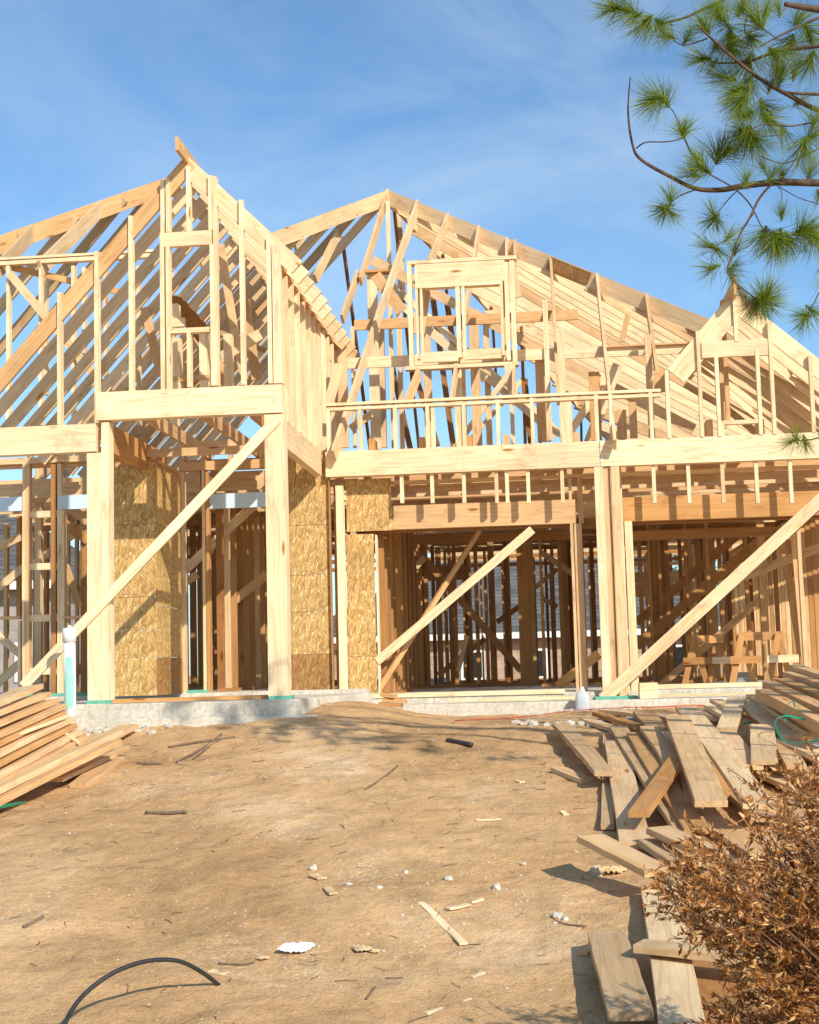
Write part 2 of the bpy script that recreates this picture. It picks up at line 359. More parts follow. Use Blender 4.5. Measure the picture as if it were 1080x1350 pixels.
horiz(222,420,243,418,-1.12,.10,.06,'p'); horiz(225,497,275,493,-1.1,.06,.06,'o')
diag(190,405,212,495,-.6,.10,.038,'o'); diag(290,472,343,440,-.5,.13,.04,'p'); diag(290,322,312,455,-.9,.089,.038,'t')
diag(322,395,338,500,.4,.12,.04,'t'); diag(290,438,350,462,.6,.06,.04,'g'); diag(262,440,300,500,.8,.18,.02,'o'); diag(312,450,322,500,0,.089,.04,'t')
diag(196,500,260,440,1.0,.089,.038,'p'); diag(215,515,248,470,1.6,.12,.038,'p')
# ---- second storey wall standing further back on the left
Y2=.2
horiz(-30,347,212,332,Y2,.05,.09,'p'); horiz(-30,342,212,327,Y2-.004,.03,.095,'p')
for px in (10,53,96,139,182,226): stud(px,350,560,Y2,.04,.089,'w')
stud(60,350,520,Y2+1.2,.04,.089,'w'); stud(110,352,470,Y2+1.0,.04,.089,'w')
diag(15,352,165,386,Y2+.15,.08,.04,'o'); diag(12,360,150,525,Y2-.05,.10,.02,'t')
for px,yb in ((130,560),(97,560)): stud(px,350,yb,1.6,.038,.089,'h')
# the left hip roof peak behind the portico
pk=PY(222,233,3.0); e=PY(-45,326,.7)
slope('hip_board',pk,e,.235,'o'); e2=PY(330,330,1.2); slope('hip_board',pk,PY(285,284,1.4),.2,'o')
def onhip(px):
    best=None
    for i in range(401):
        q=pk.lerp(e,i/400)
        x=proj(q)[0]
        if best is None or abs(x-px)<best[0]: best=(abs(x-px),q)
    return best[1]
for px,ex,ey,tn in ((133,50,347,'h'),(42,-6,350,'h')):
    q=onhip(px); slope('jack_rafter',q,PY(ex,ey-3,.15),.2,tn)
for px in (158,95,205,20):
    q=onhip(px); slope('jack_rafter',q+V((0,.02,-.02)),(q.x-2.6,q.y+.4,q.z-2.75),.15,'g' if px!=95 else 'h')
# ---- main hip roof
A=V((-2.27,4.5,7.6)); HR=V((1.5,-1,-1))
slope('hip_board',A,A+HR*4.65,.215,'t'); 
HL=None
eL=PY(368,303,2.0); slope('hip_board',A,A+(eL-A)*1.6,.215,'t')
HB=V((1,1,-1)); slope('hip_board',A,A+HB*4.6,.16,'t')
zE=2.96
# right slope rafters (stacked, wide lit faces)
yy=4.5-.12
def hipx(y):
    if y<=4.5: return A+HR*(4.5-y)
    return A+HB*(y-4.5)
y=9.0
while y>.12:
    h=hipx(y); xe=A.x+(A.z-zE)*1.5
    slope('rafter',(h.x+.05,y+.03,h.z-.06),(xe,y,zE),.235 if y<4.5 else .2,random.choice('pppwph'))
    y-=.406 if y<4.5 else .345
# left slope rafters
for i in range(6):
    s=.10+.25*i
    q=A+(eL-A)*s if s<1.6 else None
    if q: slope('rafter',q+V((-.03,.06,-.08)),(q.x-2.9,q.y+.1,q.z-3.1),.13,random.choice('gghh'))
# back slope jacks
for x in (-2.2,-1.5,-.8,-.1,.6,1.3):
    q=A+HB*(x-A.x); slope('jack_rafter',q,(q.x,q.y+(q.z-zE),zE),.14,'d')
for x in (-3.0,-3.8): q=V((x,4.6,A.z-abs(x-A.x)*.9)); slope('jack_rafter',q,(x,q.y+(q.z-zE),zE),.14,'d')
# front slope jacks (traced on the front roof plane z = 3.1 + y)
nF=V((0,-1,1))
def fr(x,y,dz=0): return PN(x,y,nF,3.1+dz)
for x0,y0,x1,y1,w,tn in ((403,293,388,322,.14,'h'),(461,268,414,362,.14,'h'),(511,248,474,365,.14,'h'),(471,355,450,415,.14,'h'),
    (550,263,497,412,.16,'h'),(500,404,438,594,.16,'h'),(590,280,565,341,.14,'h'),(551,485,534,527,.14,'t'),(631,297,594,526,.14,'h'),(668,312,668,345,.14,'h'),
    (679,315,677,522,.14,'h'),(726,338,736,522,.14,'h'),(787,360,811,580,.14,'h'),(852,386,868,500,.14,'h')):
    slope('jack_rafter',fr(x0,y0),fr(x1,y1),w,tn)
# purlins and bracing inside the roof
horiz(467,424,762,405,2.2,.14,.038,'o','purlin'); horiz(452,475,935,447,1.35,.14,.038,'p','purlin')
horiz(795,457,925,449,1.30,.02,.1,'o','purlin')
B('brace',PY(491,343,3.4),PY(915,566,2.6),.14,.038,Z_,'t')
diag(493,372,735,575,4.5,.10,.038,'w'); diag(505,365,760,590,5.0,.10,.038,'w'); diag(560,430,640,500,4.0,.12,.03,'w')
diag(600,590,680,480,3.8,.08,.038,'p'); diag(462,565,490,545,2.5,.10,.038,'t'); diag(620,580,692,497,5.2,.07,.03,'p')
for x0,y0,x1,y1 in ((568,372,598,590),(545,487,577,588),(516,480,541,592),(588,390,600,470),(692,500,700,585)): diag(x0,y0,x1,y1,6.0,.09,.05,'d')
for px,yt,yb,Y,w,tn in ((493,356,592,3.0,.14,'p'),(512,265,345,4.2,.06,'w'),(516,345,590,4.0,.06,'p'),(528,402,592,4.3,.07,'p'),(503,430,590,4.6,.12,'t'),
    (564,432,592,4.4,.12,'t'),(627,408,588,2.8,.13,'t'),(643,425,586,4.6,.09,'t'),(664,360,480,1.6,.06,'t'),(605,480,590,1.4,.09,'p'),
    (612,470,588,1.8,.05,'p'),(690,430,585,5.2,.05,'d'),(716,470,582,1.5,.17,'t'),(722,395,580,.9,.06,'p'),(741,432,582,1.1,.09,'p'),(785,490,580,1.6,.14,'o'),
    (806,510,578,1.4,.05,'t'),(820,540,578,1.3,.12,'o'),(835,530,577,2.5,.10,'t'),(857,440,577,1.1,.08,'t'),(452,440,590,1.2,.12,'t'),(466,430,590,2.6,.05,'p'),(675,480,585,4.4,.06,'p')):
    stud(px,yt,yb,Y,w,.06,tn)
diag(820,450,828,415,1.9,.07,.04,'o'); diag(745,580,800,495,1.9,.10,.04,'p'); diag(776,585,815,480,2.3,.14,.04,'p'); diag(830,560,790,590,1.8,.06,.04,'t')
diag(495,362,530,410,2.6,.16,.02,'o'); horiz(482,357,512,352,2.9,.04,.2,'o'); diag(524,268,530,395,5,.11,.05,'h')
for px,yt in ((404,372),(444,470),(418,405)): pass
# long diagonal by the portico wall
diag(448,480,432,535,.5,.12,.04,'t'); 
# knee wall on the garage beam
Yk=.01
horiz(429,541,871,515,Yk,.035,.09,'p'); horiz(429,535,871,509,Yk-.003,.033,.096,'w')
for px in (433,475,521,564,612,657,702,787,806,859): stud(px,540-(px-430)*.058,600-(px-430)*.043,Yk,.042,.085,'w',toz=2.905)
for px,w in ((571,.045),(606,.05),(747,.13)): stud(px,540-(px-430)*.058,590,Yk+.02,w,.08,'p',toz=2.905)
for px in (490,556,618,668,744,760): stud(px,580-(px-430)*.03,592,Yk+.15,.07,.3,'o','block',toz=2.905)
# dormer window framing
YD=1.0
for px,yt,yb,w in ((541,345,483,.055),(550,350,473,.03),(556,375,473,.03),(604.5,368,471,.055),(611.5,368,470,.04),(662,352,468,.035),(669,345,475,.05),(677,343,480,.055)): stud(px,yt,yb,YD,w,.12,'w')
horiz(537,344,681,336,YD-.004,.045,.14,'p'); horiz(547,349,665,342,YD+.002,.27,.05,'p','window_header'); horiz(547,378,661,367,YD-.006,.045,.13,'w')
horiz(556,466,604,461,YD,.13,.05,'p','window_sill'); horiz(612,461,661,458,YD,.13,.05,'p','window_sill'); horiz(534,483,684,476,YD-.004,.045,.13,'w')
for x0,y0,x1,y1 in ((549,360,560,388),(560,385,552,440),(670,340,680,392)): diag(x0,y0,x1,y1,YD+.35,.15,.04,'t')
diag(671,480,677,525,YD-.1,.12,.05,'p')
# ---- small right gable
YG=.05
ga=PY(966,385,YG); gl=PY(880,487,YG); gr=PY(1080,474,YG)
qr=(ga.z-gr.z)/(gr.x-ga.x); ql=(ga.z-gl.z)/(ga.x-gl.x)
slope('rafter',ga,(gl.x,YG,gl.z),.25,'p',t=.05)
slope('rafter',ga+V((-.02,.35,0)),(gl.x+.3,YG+.35,gl.z+.3*ql),.2,'o'); slope('rafter',ga+V((-.02,.75,0)),(gl.x+.9,YG+.75,gl.z+.9*ql),.2,'o')
for i in range(11):
    y=YG+.03+.46*i; slope('rafter',(ga.x+.02,y,ga.z),(ga.x+(ga.z-2.98)/qr,y,2.98),.19 if i<3 else .21,random.choice('ppppw'))
B('ridge_board',(ga.x,YG-.28,ga.z),(ga.x,4.2,ga.z),.2,.04,Z_,'o')
for px,yt,yb in ((881,488,576),(923,436,571),(947,470,570),(1001,462,566),(1018,425,566),(1071,468,565),(970,392,450)): stud(px,yt,yb,YG-.06,.042,.085,'w',toz=2.905 if yb>500 else None)
horiz(925,451,1014,446,YG-.05,.19,.05,'p','window_header'); horiz(950,555,1002,552,YG-.05,.045,.085,'w','window_sill'); stud(953,558,570,YG-.05,.04,.08,'w',toz=2.905)
stud(957,395,560,YG+.3,.05,.07,'o'); stud(952,450,565,YG+.5,.05,.07,'t')
horiz(862,490,882,486,YG+.3,.26,.05,'o')
for px in (936,1004): stud(px,553,570,YG+.1,.07,.3,'o','block',toz=2.905)
# ---- garage front
for xa,xb in ((429,790.5),(791.5,1130)):
    a=PY(xa,600,0).x; b=PY(xb,600,0).x
    B('garage_beam',(a,.07,2.76),(b,.07,2.76),.30,.14,Z_,'p')
for p0,p1,dd,tn in ((783,796,.14,'p'),(797,806,.10,'h'),(807,812.5,.12,'h'),(813,826,.14,'t')):
    pass
x0=PY(783,614,0).x
for k,(w,yo,tn) in enumerate(((.105,0,'p'),(.075,.03,'h'),(.015,.0,'o'),(.10,0,'t'))):
    sx(x0+w/2,-.09,2.605,yo,w-.004,.14-yo,tn,'post'); x0+=w
box('sill_pad',PY(785,920,0).x-.0,PY(840,920,0).x,.0-.05,.26,-.092,-.055,TEAL,HOUSE)
YH=.3
xh0=PY(456,660,YH).x; xhm=PY(759,660,YH).x; xh1=PY(821,660,YH).x
zh1=PY(600,664,YH).z; zh0=PY(600,693,YH).z-.02
B('garage_header',(xh0+.25,YH+.06,(zh1+zh0)/2),(xhm,YH+.06,(zh1+zh0)/2),zh1-zh0,.12,Z_,'l')
B('garage_header',(xh1,YH+.06,(zh1+zh0)/2),(5.2,YH+.06,(zh1+zh0)/2),zh1-zh0,.12,Z_,'l')
B('garage_header',(xh0+.1,YH+.18,zh0+.03),(5.2,YH+.18,zh0+.03),.10,.10,Z_,'d')
for px in (530,570,612,655,669,697,742,863,909,954,999,1044): sx(PY(px,650,.04).x,PY(px,663,.04).z,2.612,.04,.042,.06,'p','soffit_nailer')
B('plate',(-2.6,YH+.05,2.55),(5.2,YH+.05,2.55),.04,.09,Z_,'t')
for px,w,yt,tn in ((756.5,.035,630,'h'),(766,.09,690,'t'),(823,.035,615,'p'),(833,.09,687,'p')): stud(px,yt,912,YH,w,.14,tn,'jamb',toz=0.0)
stud(765,615,690,YH+.02,.06,.09,'o','cripple_stud')
# garage braces
diag(1130,615,795,922,-.05,.14,.04,'w'); diag(702,698,497,872,YH-.045,.10,.038,'p'); 
B('brace',PY(632,700,1.5),PY(500,908,YH),.06,.04,Z_,'o')
# OSB on the front wall
def osb(x0,y0,x1,y1,Y,mat=OSB,z0=None,z1=None,th=.012):
    a=PY(x0,y0,Y); b=PY(x1,y1,Y); za=a.z if z1 is None else z1; zb=b.z if z0 is None else z0
    return box('sheathing_panel',a.x,b.x,Y,Y+th,zb,za,mat,HOUSE)
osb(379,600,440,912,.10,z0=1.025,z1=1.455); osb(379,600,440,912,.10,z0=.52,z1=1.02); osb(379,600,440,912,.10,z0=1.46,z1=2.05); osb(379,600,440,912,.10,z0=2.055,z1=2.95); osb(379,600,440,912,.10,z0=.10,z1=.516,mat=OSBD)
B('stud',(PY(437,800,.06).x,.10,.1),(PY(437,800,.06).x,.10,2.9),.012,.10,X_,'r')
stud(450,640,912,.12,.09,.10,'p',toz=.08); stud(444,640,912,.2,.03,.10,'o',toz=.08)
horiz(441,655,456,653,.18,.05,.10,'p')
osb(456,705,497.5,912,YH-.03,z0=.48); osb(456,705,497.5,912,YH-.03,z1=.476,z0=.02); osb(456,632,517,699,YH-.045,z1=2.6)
stud(498,705,912,YH-.03,.02,.12,'w',toz=.02)
for pz in (740,810,850): horiz(441,pz,457,pz,.2,.06,.09,'t','block')
# OSB clad column beside the entry
YC=-1.2
ca=PY(145,597,YC); cb=PY(204,597,YC); zc=2.66
for z0,z1 in ((.52,.815),(.82,1.185),(1.19,2.0)): box('sheathing_panel',ca.x,cb.x,YC,YC+.012,z0,z1,OSB,HOUSE)
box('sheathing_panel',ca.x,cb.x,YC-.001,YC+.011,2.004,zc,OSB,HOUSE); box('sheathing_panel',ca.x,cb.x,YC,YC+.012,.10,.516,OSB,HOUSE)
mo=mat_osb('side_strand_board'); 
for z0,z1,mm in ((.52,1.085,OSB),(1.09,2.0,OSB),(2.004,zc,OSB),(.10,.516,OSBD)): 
    ob=box('sheathing_panel',cb.x,cb.x+.012,YC+.012,-.1,z0,z1,mm,HOUSE)
for z in (zc+.02,zc+.06): B('plate',(ca.x,YC+.05,z),(cb.x,YC+.05,z),.036,.09,Z_,'o'); B('plate',(cb.x-.05,YC+.1,z),(cb.x-.05,-.1,z),.036,.09,Z_,'o')
# entry wall
for px,w,yt,tn in ((240,.06,622,'t'),(269,.035,620,'w'),(274,.04,622,'r')): stud(px,yt,912,0.0 if px<250 else .1,w,.12,tn,toz=.1)
horiz(236,583,352,577,.1,.08,.09,'t'); horiz(236,610,352,604,.1,.11,.12,'o'); horiz(243,608,352,602,.3,.05,.09,'o')
for px in (240,268,303,345): stud(px,590,612,.12,.05,.08,'t','cripple_stud')
blu=PY(271,623,.16); blv=PY(352,641,.16)
box('blue_header',blu.x,xpr-.1,.16,.20,2.30,2.48,BLUE,HOUSE)
diag(243,752,356,645,.5,.11,.04,'t'); diag(292,805,352,757,1.2,.11,.04,'o'); diag(243,768,260,757,1.0,.1,.04,'t')
B('beam',PX(262,628,-4.2),PX(352,690,-4.2),.24,.04,Z_,'o')
# left front wall (window bay) below the porch beam
YL=.05
for px,w,yt,yb,Y,tn in ((34,.09,611,912,YL,'t'),(31,.03,611,912,YL-.01,'p'),(50,.085,613,905,YL+.9,'t'),(70,.06,612,912,YL,'r'),(78,.05,611,675,YL,'p'),(80,.09,673,912,YL,'p'),(25,.035,818,912,YL,'w'),(24,.05,680,812,1.4,'r'),(110,.08,700,912,YL+.8,'r'),(7,.05,690,912,2.2,'t'),(60,.05,700,910,3.0,'r'),(88,.05,640,912,2.4,'t'),(100,.04,640,912,3.2,'t')):
    stud(px,yt,yb,Y,w,.09,tn,toz=.1 if yb>900 else None)
for y in (674,743,811,881): horiz(38,y,75,y-1,YL+.02,.08,.09,'p','block')
horiz(-40,606,116,600,YL,.075,.10,'t'); horiz(-40,615,116,609,YL+.05,.04,.10,'o')
a=PY(-40,656,YL); b=PY(29,655,YL); box('blue_header',a.x,b.x,YL-.01,YL+.03,b.z-.17,b.z,BLUE,HOUSE)
a=PY(77,653,YL); b=PY(116,652,YL); box('blue_header',a.x,b.x,YL-.01,YL+.03,b.z-.17,b.z,BLUE,HOUSE)
horiz(-40,814,26,812,YL,.035,.10,'o','window_sill'); horiz(82,813,116,811,YL,.03,.10,'o','window_sill')
diag(-20,700+30,28,722-15,1.0,.10,.04,'t'); diag(-20,790,30,748,1.2,.10,.04,'h'); diag(-30,815,25,862,.6,.09,.04,'p'); diag(-20,915,25,875,.6,.10,.04,'t'); diag(55,735,115,690,1.6,.10,.04,'t'); diag(86,745,104,800,.6,.09,.02,'o'); diag(95,890,120,870,.9,.10,.04,'r')
for y0,tn in ((665,'o'),(690,'o')): diag(84,y0,116,y0+22,.8,.12,.04,tn)
box('sill_plate',-7,PY(115,915,YL).x,YL-.02,YL+.09,.102,.135,TEAL,HOUSE)
box('sill_plate',PY(238,912,.1).x,PY(276,912,.1).x,.05,.24,.102,.132,TEAL,HOUSE)
box('sill_pad',PY(114,925,YP).x-.0,PY(145,925,YP).x,YP-.01,YP+.2,.05,.085,TEAL,HOUSE); box('sill_pad',PY(355,925,YP).x,PY(384,925,YP).x,YP-.01,YP+.2,.05,.085,TEAL,HOUSE)
# ---- ceiling joists over the garage and the house
y=.62
while y<13.2:
    B('ceiling_joist',(-2.25,y,2.57),(5.0,y,2.57),.235,.038,Z_,random.choice('ptpth')); y+=.406
y=.5
while y<11.5:
    B('ceiling_joist',(-7.5,y,2.67),(-2.30,y,2.67),.235,.038,Z_,random.choice('ptth')); y+=.406
for xx in (-5.2,-4.1,1.0,3.2): B('beam',(xx,.5,2.86),(xx,9,2.86),.12,.09,Z_,'t')
# ---- unseen sheets added over the joists to darken the rooms below
for x0_,x1_,y0_,y1_ in ((-2.0,.4,1.3,3.7),(-1.6,.2,4.9,6.1),(.9,3.3,5.3,7.7),(-6.8,-4.4,2.3,4.7),(-4.3,-2.5,3,5.4),(-6.5,-4.1,6.2,8.6)):
    dz=.1 if x0_<-2.2 else 0; box('shade_deck',x0_,x1_,y0_,y1_,2.69+dz,2.708+dz,OSBD,HOUSE)
# ---- interior walls; indoor shade put into the darker stud tones
def wallX(y,xa,xb,z0,z1,sp=.406,tn='rrrdro',gaps=(),w=.038):
    x=xa
    while x<=xb+.01:
        if not any(g0<x<g1 for g0,g1 in gaps): sx(x+random.uniform(-.05,.05),z0+.04,z1-.08,y,w,.089,random.choice(tn))
        x+=sp
    B('plate',(xa,y+.045,z1-.02),(xb,y+.045,z1-.02),.038,.09,Z_,'r'); B('plate',(xa,y+.045,z1-.06),(xb,y+.045,z1-.06),.038,.09,Z_,'r')
    B('plate',(xa,y+.045,z0+.02),(xb,y+.045,z0+.02),.038,.09,Z_,'r')
def wallY(x,ya,yb,z0,z1,sp=.406,tn='rrrdr',w=.089):
    y=ya
    while y<=yb+.01: sx(x,z0+.04,z1-.08,y,w,.038,random.choice(tn)); y+=sp
    for z in (z1-.02,z1-.06,z0+.02): B('plate',(x,ya,z),(x,yb,z),.038,.09,Z_,'r')
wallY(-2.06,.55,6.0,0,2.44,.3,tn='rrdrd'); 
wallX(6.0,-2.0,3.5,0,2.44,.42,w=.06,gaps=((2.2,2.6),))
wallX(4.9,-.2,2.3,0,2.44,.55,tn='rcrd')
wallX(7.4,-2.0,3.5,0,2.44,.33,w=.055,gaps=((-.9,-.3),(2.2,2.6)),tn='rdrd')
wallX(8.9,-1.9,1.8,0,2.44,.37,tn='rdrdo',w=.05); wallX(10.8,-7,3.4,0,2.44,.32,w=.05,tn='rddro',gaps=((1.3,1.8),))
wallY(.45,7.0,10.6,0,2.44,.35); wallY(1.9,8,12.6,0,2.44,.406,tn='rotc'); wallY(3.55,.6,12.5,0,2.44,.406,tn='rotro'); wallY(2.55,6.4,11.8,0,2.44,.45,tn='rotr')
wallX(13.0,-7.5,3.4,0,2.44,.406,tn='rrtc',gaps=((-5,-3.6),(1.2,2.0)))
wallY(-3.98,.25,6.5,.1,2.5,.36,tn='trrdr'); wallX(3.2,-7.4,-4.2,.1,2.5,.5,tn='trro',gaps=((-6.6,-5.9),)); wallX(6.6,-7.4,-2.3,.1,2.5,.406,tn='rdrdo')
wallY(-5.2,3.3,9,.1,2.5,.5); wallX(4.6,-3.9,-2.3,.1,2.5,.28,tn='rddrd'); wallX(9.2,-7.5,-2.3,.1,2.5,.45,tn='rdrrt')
# pillars of doubled studs, diagonal bracing in the garage
for px,w,Y in ((692,.20,5.2),(649,.10,7.2),(744,.16,7.0),(579,.09,8.5),(558,.09,6.1),(866,.09,5.6),(872,.05,5.3),(936,.05,4.6),(900,.05,6.2),(1008,.10,3.4)):
    a=PY(px,800,Y); sx(a.x,.03,2.42,Y,w,.10,'r' if px!=1008 else 'o')
diag(552,728,692,890,5.9,.11,.04,'r'); diag(578,890,640,842,7.5,.09,.04,'o'); diag(712,727,770,766,6.6,.09,.04,'t'); diag(705,775,735,750,7.6,.08,.04,'t')
diag(839,821,985,695,5.5,.13,.04,'r'); diag(839,852,1022,696,5.2,.15,.04,'r'); diag(870,905,1017,778,4.4,.10,.04,'o'); diag(950,772,1085,720,1.6,.11,.04,'o',Y2=1.0)
diag(735,905,790,862,3.0,.13,.04,'o'); diag(655,820,700,790,8.2,.09,.04,'r'); diag(713,788,735,800,7.5,.09,.04,'p'); diag(548,748,560,735,5,.09,.04,'t')
diag(1047,690,1064,885,.9,.10,.05,'o'); diag(1030,700,1060,880,2.4,.09,.05,'o'); stud(1058,690,885,.35,.04,.09,'t'); diag(604,885,616,838,5.0,.07,.03,'t')
horiz(548,749,618,746,6.9,.22,.05,'r','header'); horiz(820,756,905,752,9.4,.20,.05,'t','header'); horiz(822,771,905,768,10.4,.24,.04,'t','header')
horiz(540,706,760,698,2.6,.12,.10,'d','beam'); horiz(825,702,1022,693,3.0,.12,.10,'r','beam')
horiz(827,722,925,716,8.8,.07,.09,'p'); horiz(827,742,925,739,9.8,.06,.09,'p')
# scrap lumber and curb at the garage mouth
horiz(470,913,745,911,.1,.05,.12,'p','sill_board'); 
B('sill_board',(.9,.45,.03),(2.6,.5,.03),.05,.14,Z_,'w')
# ---- flush the registry: >100 of a kind: the 100 largest in view stay parts
from collections import defaultdict
kinds=defaultdict(list)
for r in REG:
    a=proj(r['v'][0]+r['o']); b=proj(r['v'][-1]+r['o'])
    vis=sum(1 for v in r['v'] if -5<proj(v+r['o'])[0]<1085)/len(r['v'])
    dl=math.hypot(a[0]-b[0],a[1]-b[1]); r['score']=min(dl,1500)*vis/ max(a[2],1) ; r['dep']=min(a[2],b[2])
    kinds[r['name']].append(r)
for k,L in kinds.items():
    L.sort(key=lambda r:-r['score'])
    for r in L[:100]: link(k,r['v'],r['f'],WOOD,HOUSE,r['o'],r['bc'],r['tn'])
    if len(L)>100:
        vs=[];fs=[];bc=[];tn=[]
        for r in L[100:]:
            n=len(vs); vs+= [v+r['o'] for v in r['v']]; fs+=[tuple(i+n for i in f) for f in r['f']]; bc+=r['bc']; tn+=r['tn']
        o=link('background_'+k+'s',vs,fs,WOOD,HOUSE,V((0,0,0)),bc,tn); o['kind']='stuff'; print('stuff',k,len(L)-100)
# small patch of strand board nailed on the hip
hp=A+HR*1.62; hd=HR.normalized(); wdn=(Z_-hd*hd.z).normalized()
panel('sheathing_patch',[hp-wdn*.03+V((0,-.04,0)),hp-wdn*.2+V((0,-.04,0)),hp-wdn*.2+hd*.75+V((0,-.04,0)),hp-wdn*.03+hd*.75+V((0,-.04,0))],.012,OSBD,V((0,-1,0)))
# ------------------------------------------------------------------ slab
SL=thing('concrete_slab','pale concrete house slab with stepped porch edge under the timber frame','slab',V((-3,0,-.6)))
def slabpart(name,x0,x1,y0,y1,z0,z1,cut=0):
    if not cut: pts=[(x0,y0),(x1,y0),(x1,y1),(x0,y1)]
    else: pts=[(x0,y0),(x1-cut,y0),(x1,y1),(x0,y1)]
    vs=[];fs=[]; b=.012
    bm=bmesh.new(); f=bm.faces.new([bm.verts.new((x,y,z0)) for x,y in pts]); r=bmesh.ops.extrude_face_region(bm,geom=[f])
    for v in r['geom']:
        if isinstance(v,bmesh.types.BMVert): v.co.z=z1
    bmesh.ops.recalc_face_normals(bm,faces=bm.faces)
    bmesh.ops.bevel(bm,geom=[e for e in bm.edges if all(v.co.z>z1-.001 for v in e.verts)],offset=b,segments=2,affect='EDGES')
    me=bpy.data.meshes.new(name); bm.to_mesh(me); bm.free(); me.materials.append(CONC); o=bpy.data.objects.new(name,me); C.objects.link(o); o.parent=SL; o.location=-SL.location; return o
slabpart('house_slab',-9,-2.2,-.12,13.6,-.6,.10); slabpart('garage_slab',-2.195,9.5,.12,13.6,-.6,0.0)
slabpart('garage_apron',-2.19,9.5,-.3,.115,-.6,-.092)
slabpart('porch_slab',-9,-2.1,-2.85,-.125,-.6,.05,cut=.45)
slabpart('footing',-9,-2.3,-2.90,-2.86,-.6,-.10)
# ------------------------------------------------------------------ ground
def lines(a,b,dense0,dense1,step,grow=1.35):
    xs=[]; x=dense0
    while x<dense1: xs.append(x); x+=step
    xs.append(dense1); s=step; x=dense1
    while x<b: s=min(s*grow,80); x+=s; xs.append(min(x,b))
    s=step; x=dense0; L=[]
    while x>a: s=min(s*grow,80); x-=s; L.append(max(x,a))
    return L[::-1]+xs
gx=lines(-500,500,-5,4.2,.034); gy=lines(-60,900,-12.2,-.6,.04)
vs=[];fs=[]
for yv in gy:
    for xv in gx: vs.append((xv,yv,zg(xv,yv,True)))
w_=len(gx)
for j in range(len(gy)-1):
    for i in range(w_-1): fs.append((j*w_+i,j*w_+i+1,(j+1)*w_+i+1,(j+1)*w_+i))
me=bpy.data.meshes.new('ground'); me.from_pydata(vs,[],fs); me.shade_smooth(); me.materials.append(DIRT); g=bpy.data.objects.new('ground',me); C.objects.link(g); g['kind']='structure'
# pebbles and clods: uncountable litter
def rock(r,n=1):
    bm=bmesh.new(); bmesh.ops.create_icosphere(bm,subdivisions=n,radius=r)
    s=V((random.uniform(.7,1.3),random.uniform(.6,1.1),random.uniform(.4,.8)))
    vs=[V((v.co.x*s.x,v.co.y*s.y,v.co.z*s.z))*(1+random.uniform(-.25,.25)) for v in bm.verts]
    bm.verts.index_update(); fs=[tuple(v.index for v in f.verts) for f in bm.faces]; bm.free(); return vs,fs
def scatter(name,label,cat,n,rf,mat,place):
    vs=[];fs=[]
    for i in range(n):
        x,y,r=place(); a,b=rock(r); k=len(vs); z=zg(x,y,True)+r*.12
        vs+=[v+V((x,y,z)) for v in a]; fs+=[tuple(q+k for q in f) for f in b]
    o=link(name,vs,fs,mat); o['kind']='stuff'; o['label']=label; o['category']=cat; return o
def pl1():
    while True:
        x,y=random.uniform(-4.2,3.2),random.uniform(-11.4,-2.9)
        if noise.noise(V((x*.8,y*.8,7)))+.25*random.random()>.12: return x,y,random.choice((.004,.005,.006,.007,.012))*random.uniform(.5,1.0)
def pl2():
    if random.random()<.5: return random.uniform(-3.6,.2),random.gauss(-4.6,.35),random.uniform(.003,.009)
    c=random.choice(((-1.9,-9.0),(-1.2,-9.4),(-.5,-9),(-.6,-8.2),(.3,-9.2),(-2.2,-3.4),(-1.9,-3.3),(.9,-8.4)))
    return random.gauss(c[0],.25),random.gauss(c[1],.2),random.uniform(.003,.011)
scatter('pebbles','small pale limestone pebbles scattered over the bare sandy ground','pebbles',1100,None,STONE,pl1)
scatter('limestone_crumbs','white crumbs of crushed limestone in streaks on the sand','gravel',420,None,STONE,pl2)
scatter('soil_clods','brown clods of dry soil scattered over the ground','soil clods',3200,None,STONEB,lambda:(random.uniform(-4.6,3.6),random.uniform(-11.6,-2.8),random.uniform(.003,.012)))
scatter('spoil_crumbs','heap of grey broken concrete crumbs along the slab foot','rubble',320,None,STONE,lambda:(random.uniform(-.4,.9) if random.random()<.6 else random.gauss(-4.3,.3),random.gauss(-.75,.14) if random.random()<.6 else -3.1+random.gauss(0,.12),random.uniform(.01,.05)))
# twigs and needle litter (stuff) plus named sticks
vs=[];fs=[]
for i in range(650):
    x,y=random.uniform(-4.6,3.4),random.uniform(-11.8,-3)
    a=random.uniform(0,6.28); L=random.uniform(.02,.11); p=[V((x+math.cos(a)*L*s+random.uniform(-.01,.01),y+math.sin(a)*L*s+random.uniform(-.01,.01),0)) for s in(-.5,0,.5)]
    for q in p: q.z=zg(q.x,q.y,True)+.004+random.uniform(0,.004)
    a_,b_=tubev(p,random.uniform(.0012,.003),3); k=len(vs); vs+=a_; fs+=[tuple(q+k for q in f) for f in b_]
o=link('twig_litter',vs,fs,TWIG); tag(o,'thin dry twigs and needles littering the sand','twigs',kind='stuff')
def tube_thing(name,label,cat,pts,r,mat,n=8,group=None,par=None,k=5):
    P=smooth_path(pts,k); rr=r if not isinstance(r,(list,tuple)) else [r[0]+(r[1]-r[0])*i/(len(P)-1) for i in range(len(P))]
    o=P[0].copy(); vs,fs=tubev(P,rr,n); ob=link(name,[v-o for v in vs],fs,mat,par,o,smooth=True)
    if label: tag(ob,label,cat,group)
    return ob
def gp(px,py,h=.01): return G(px,py,h)
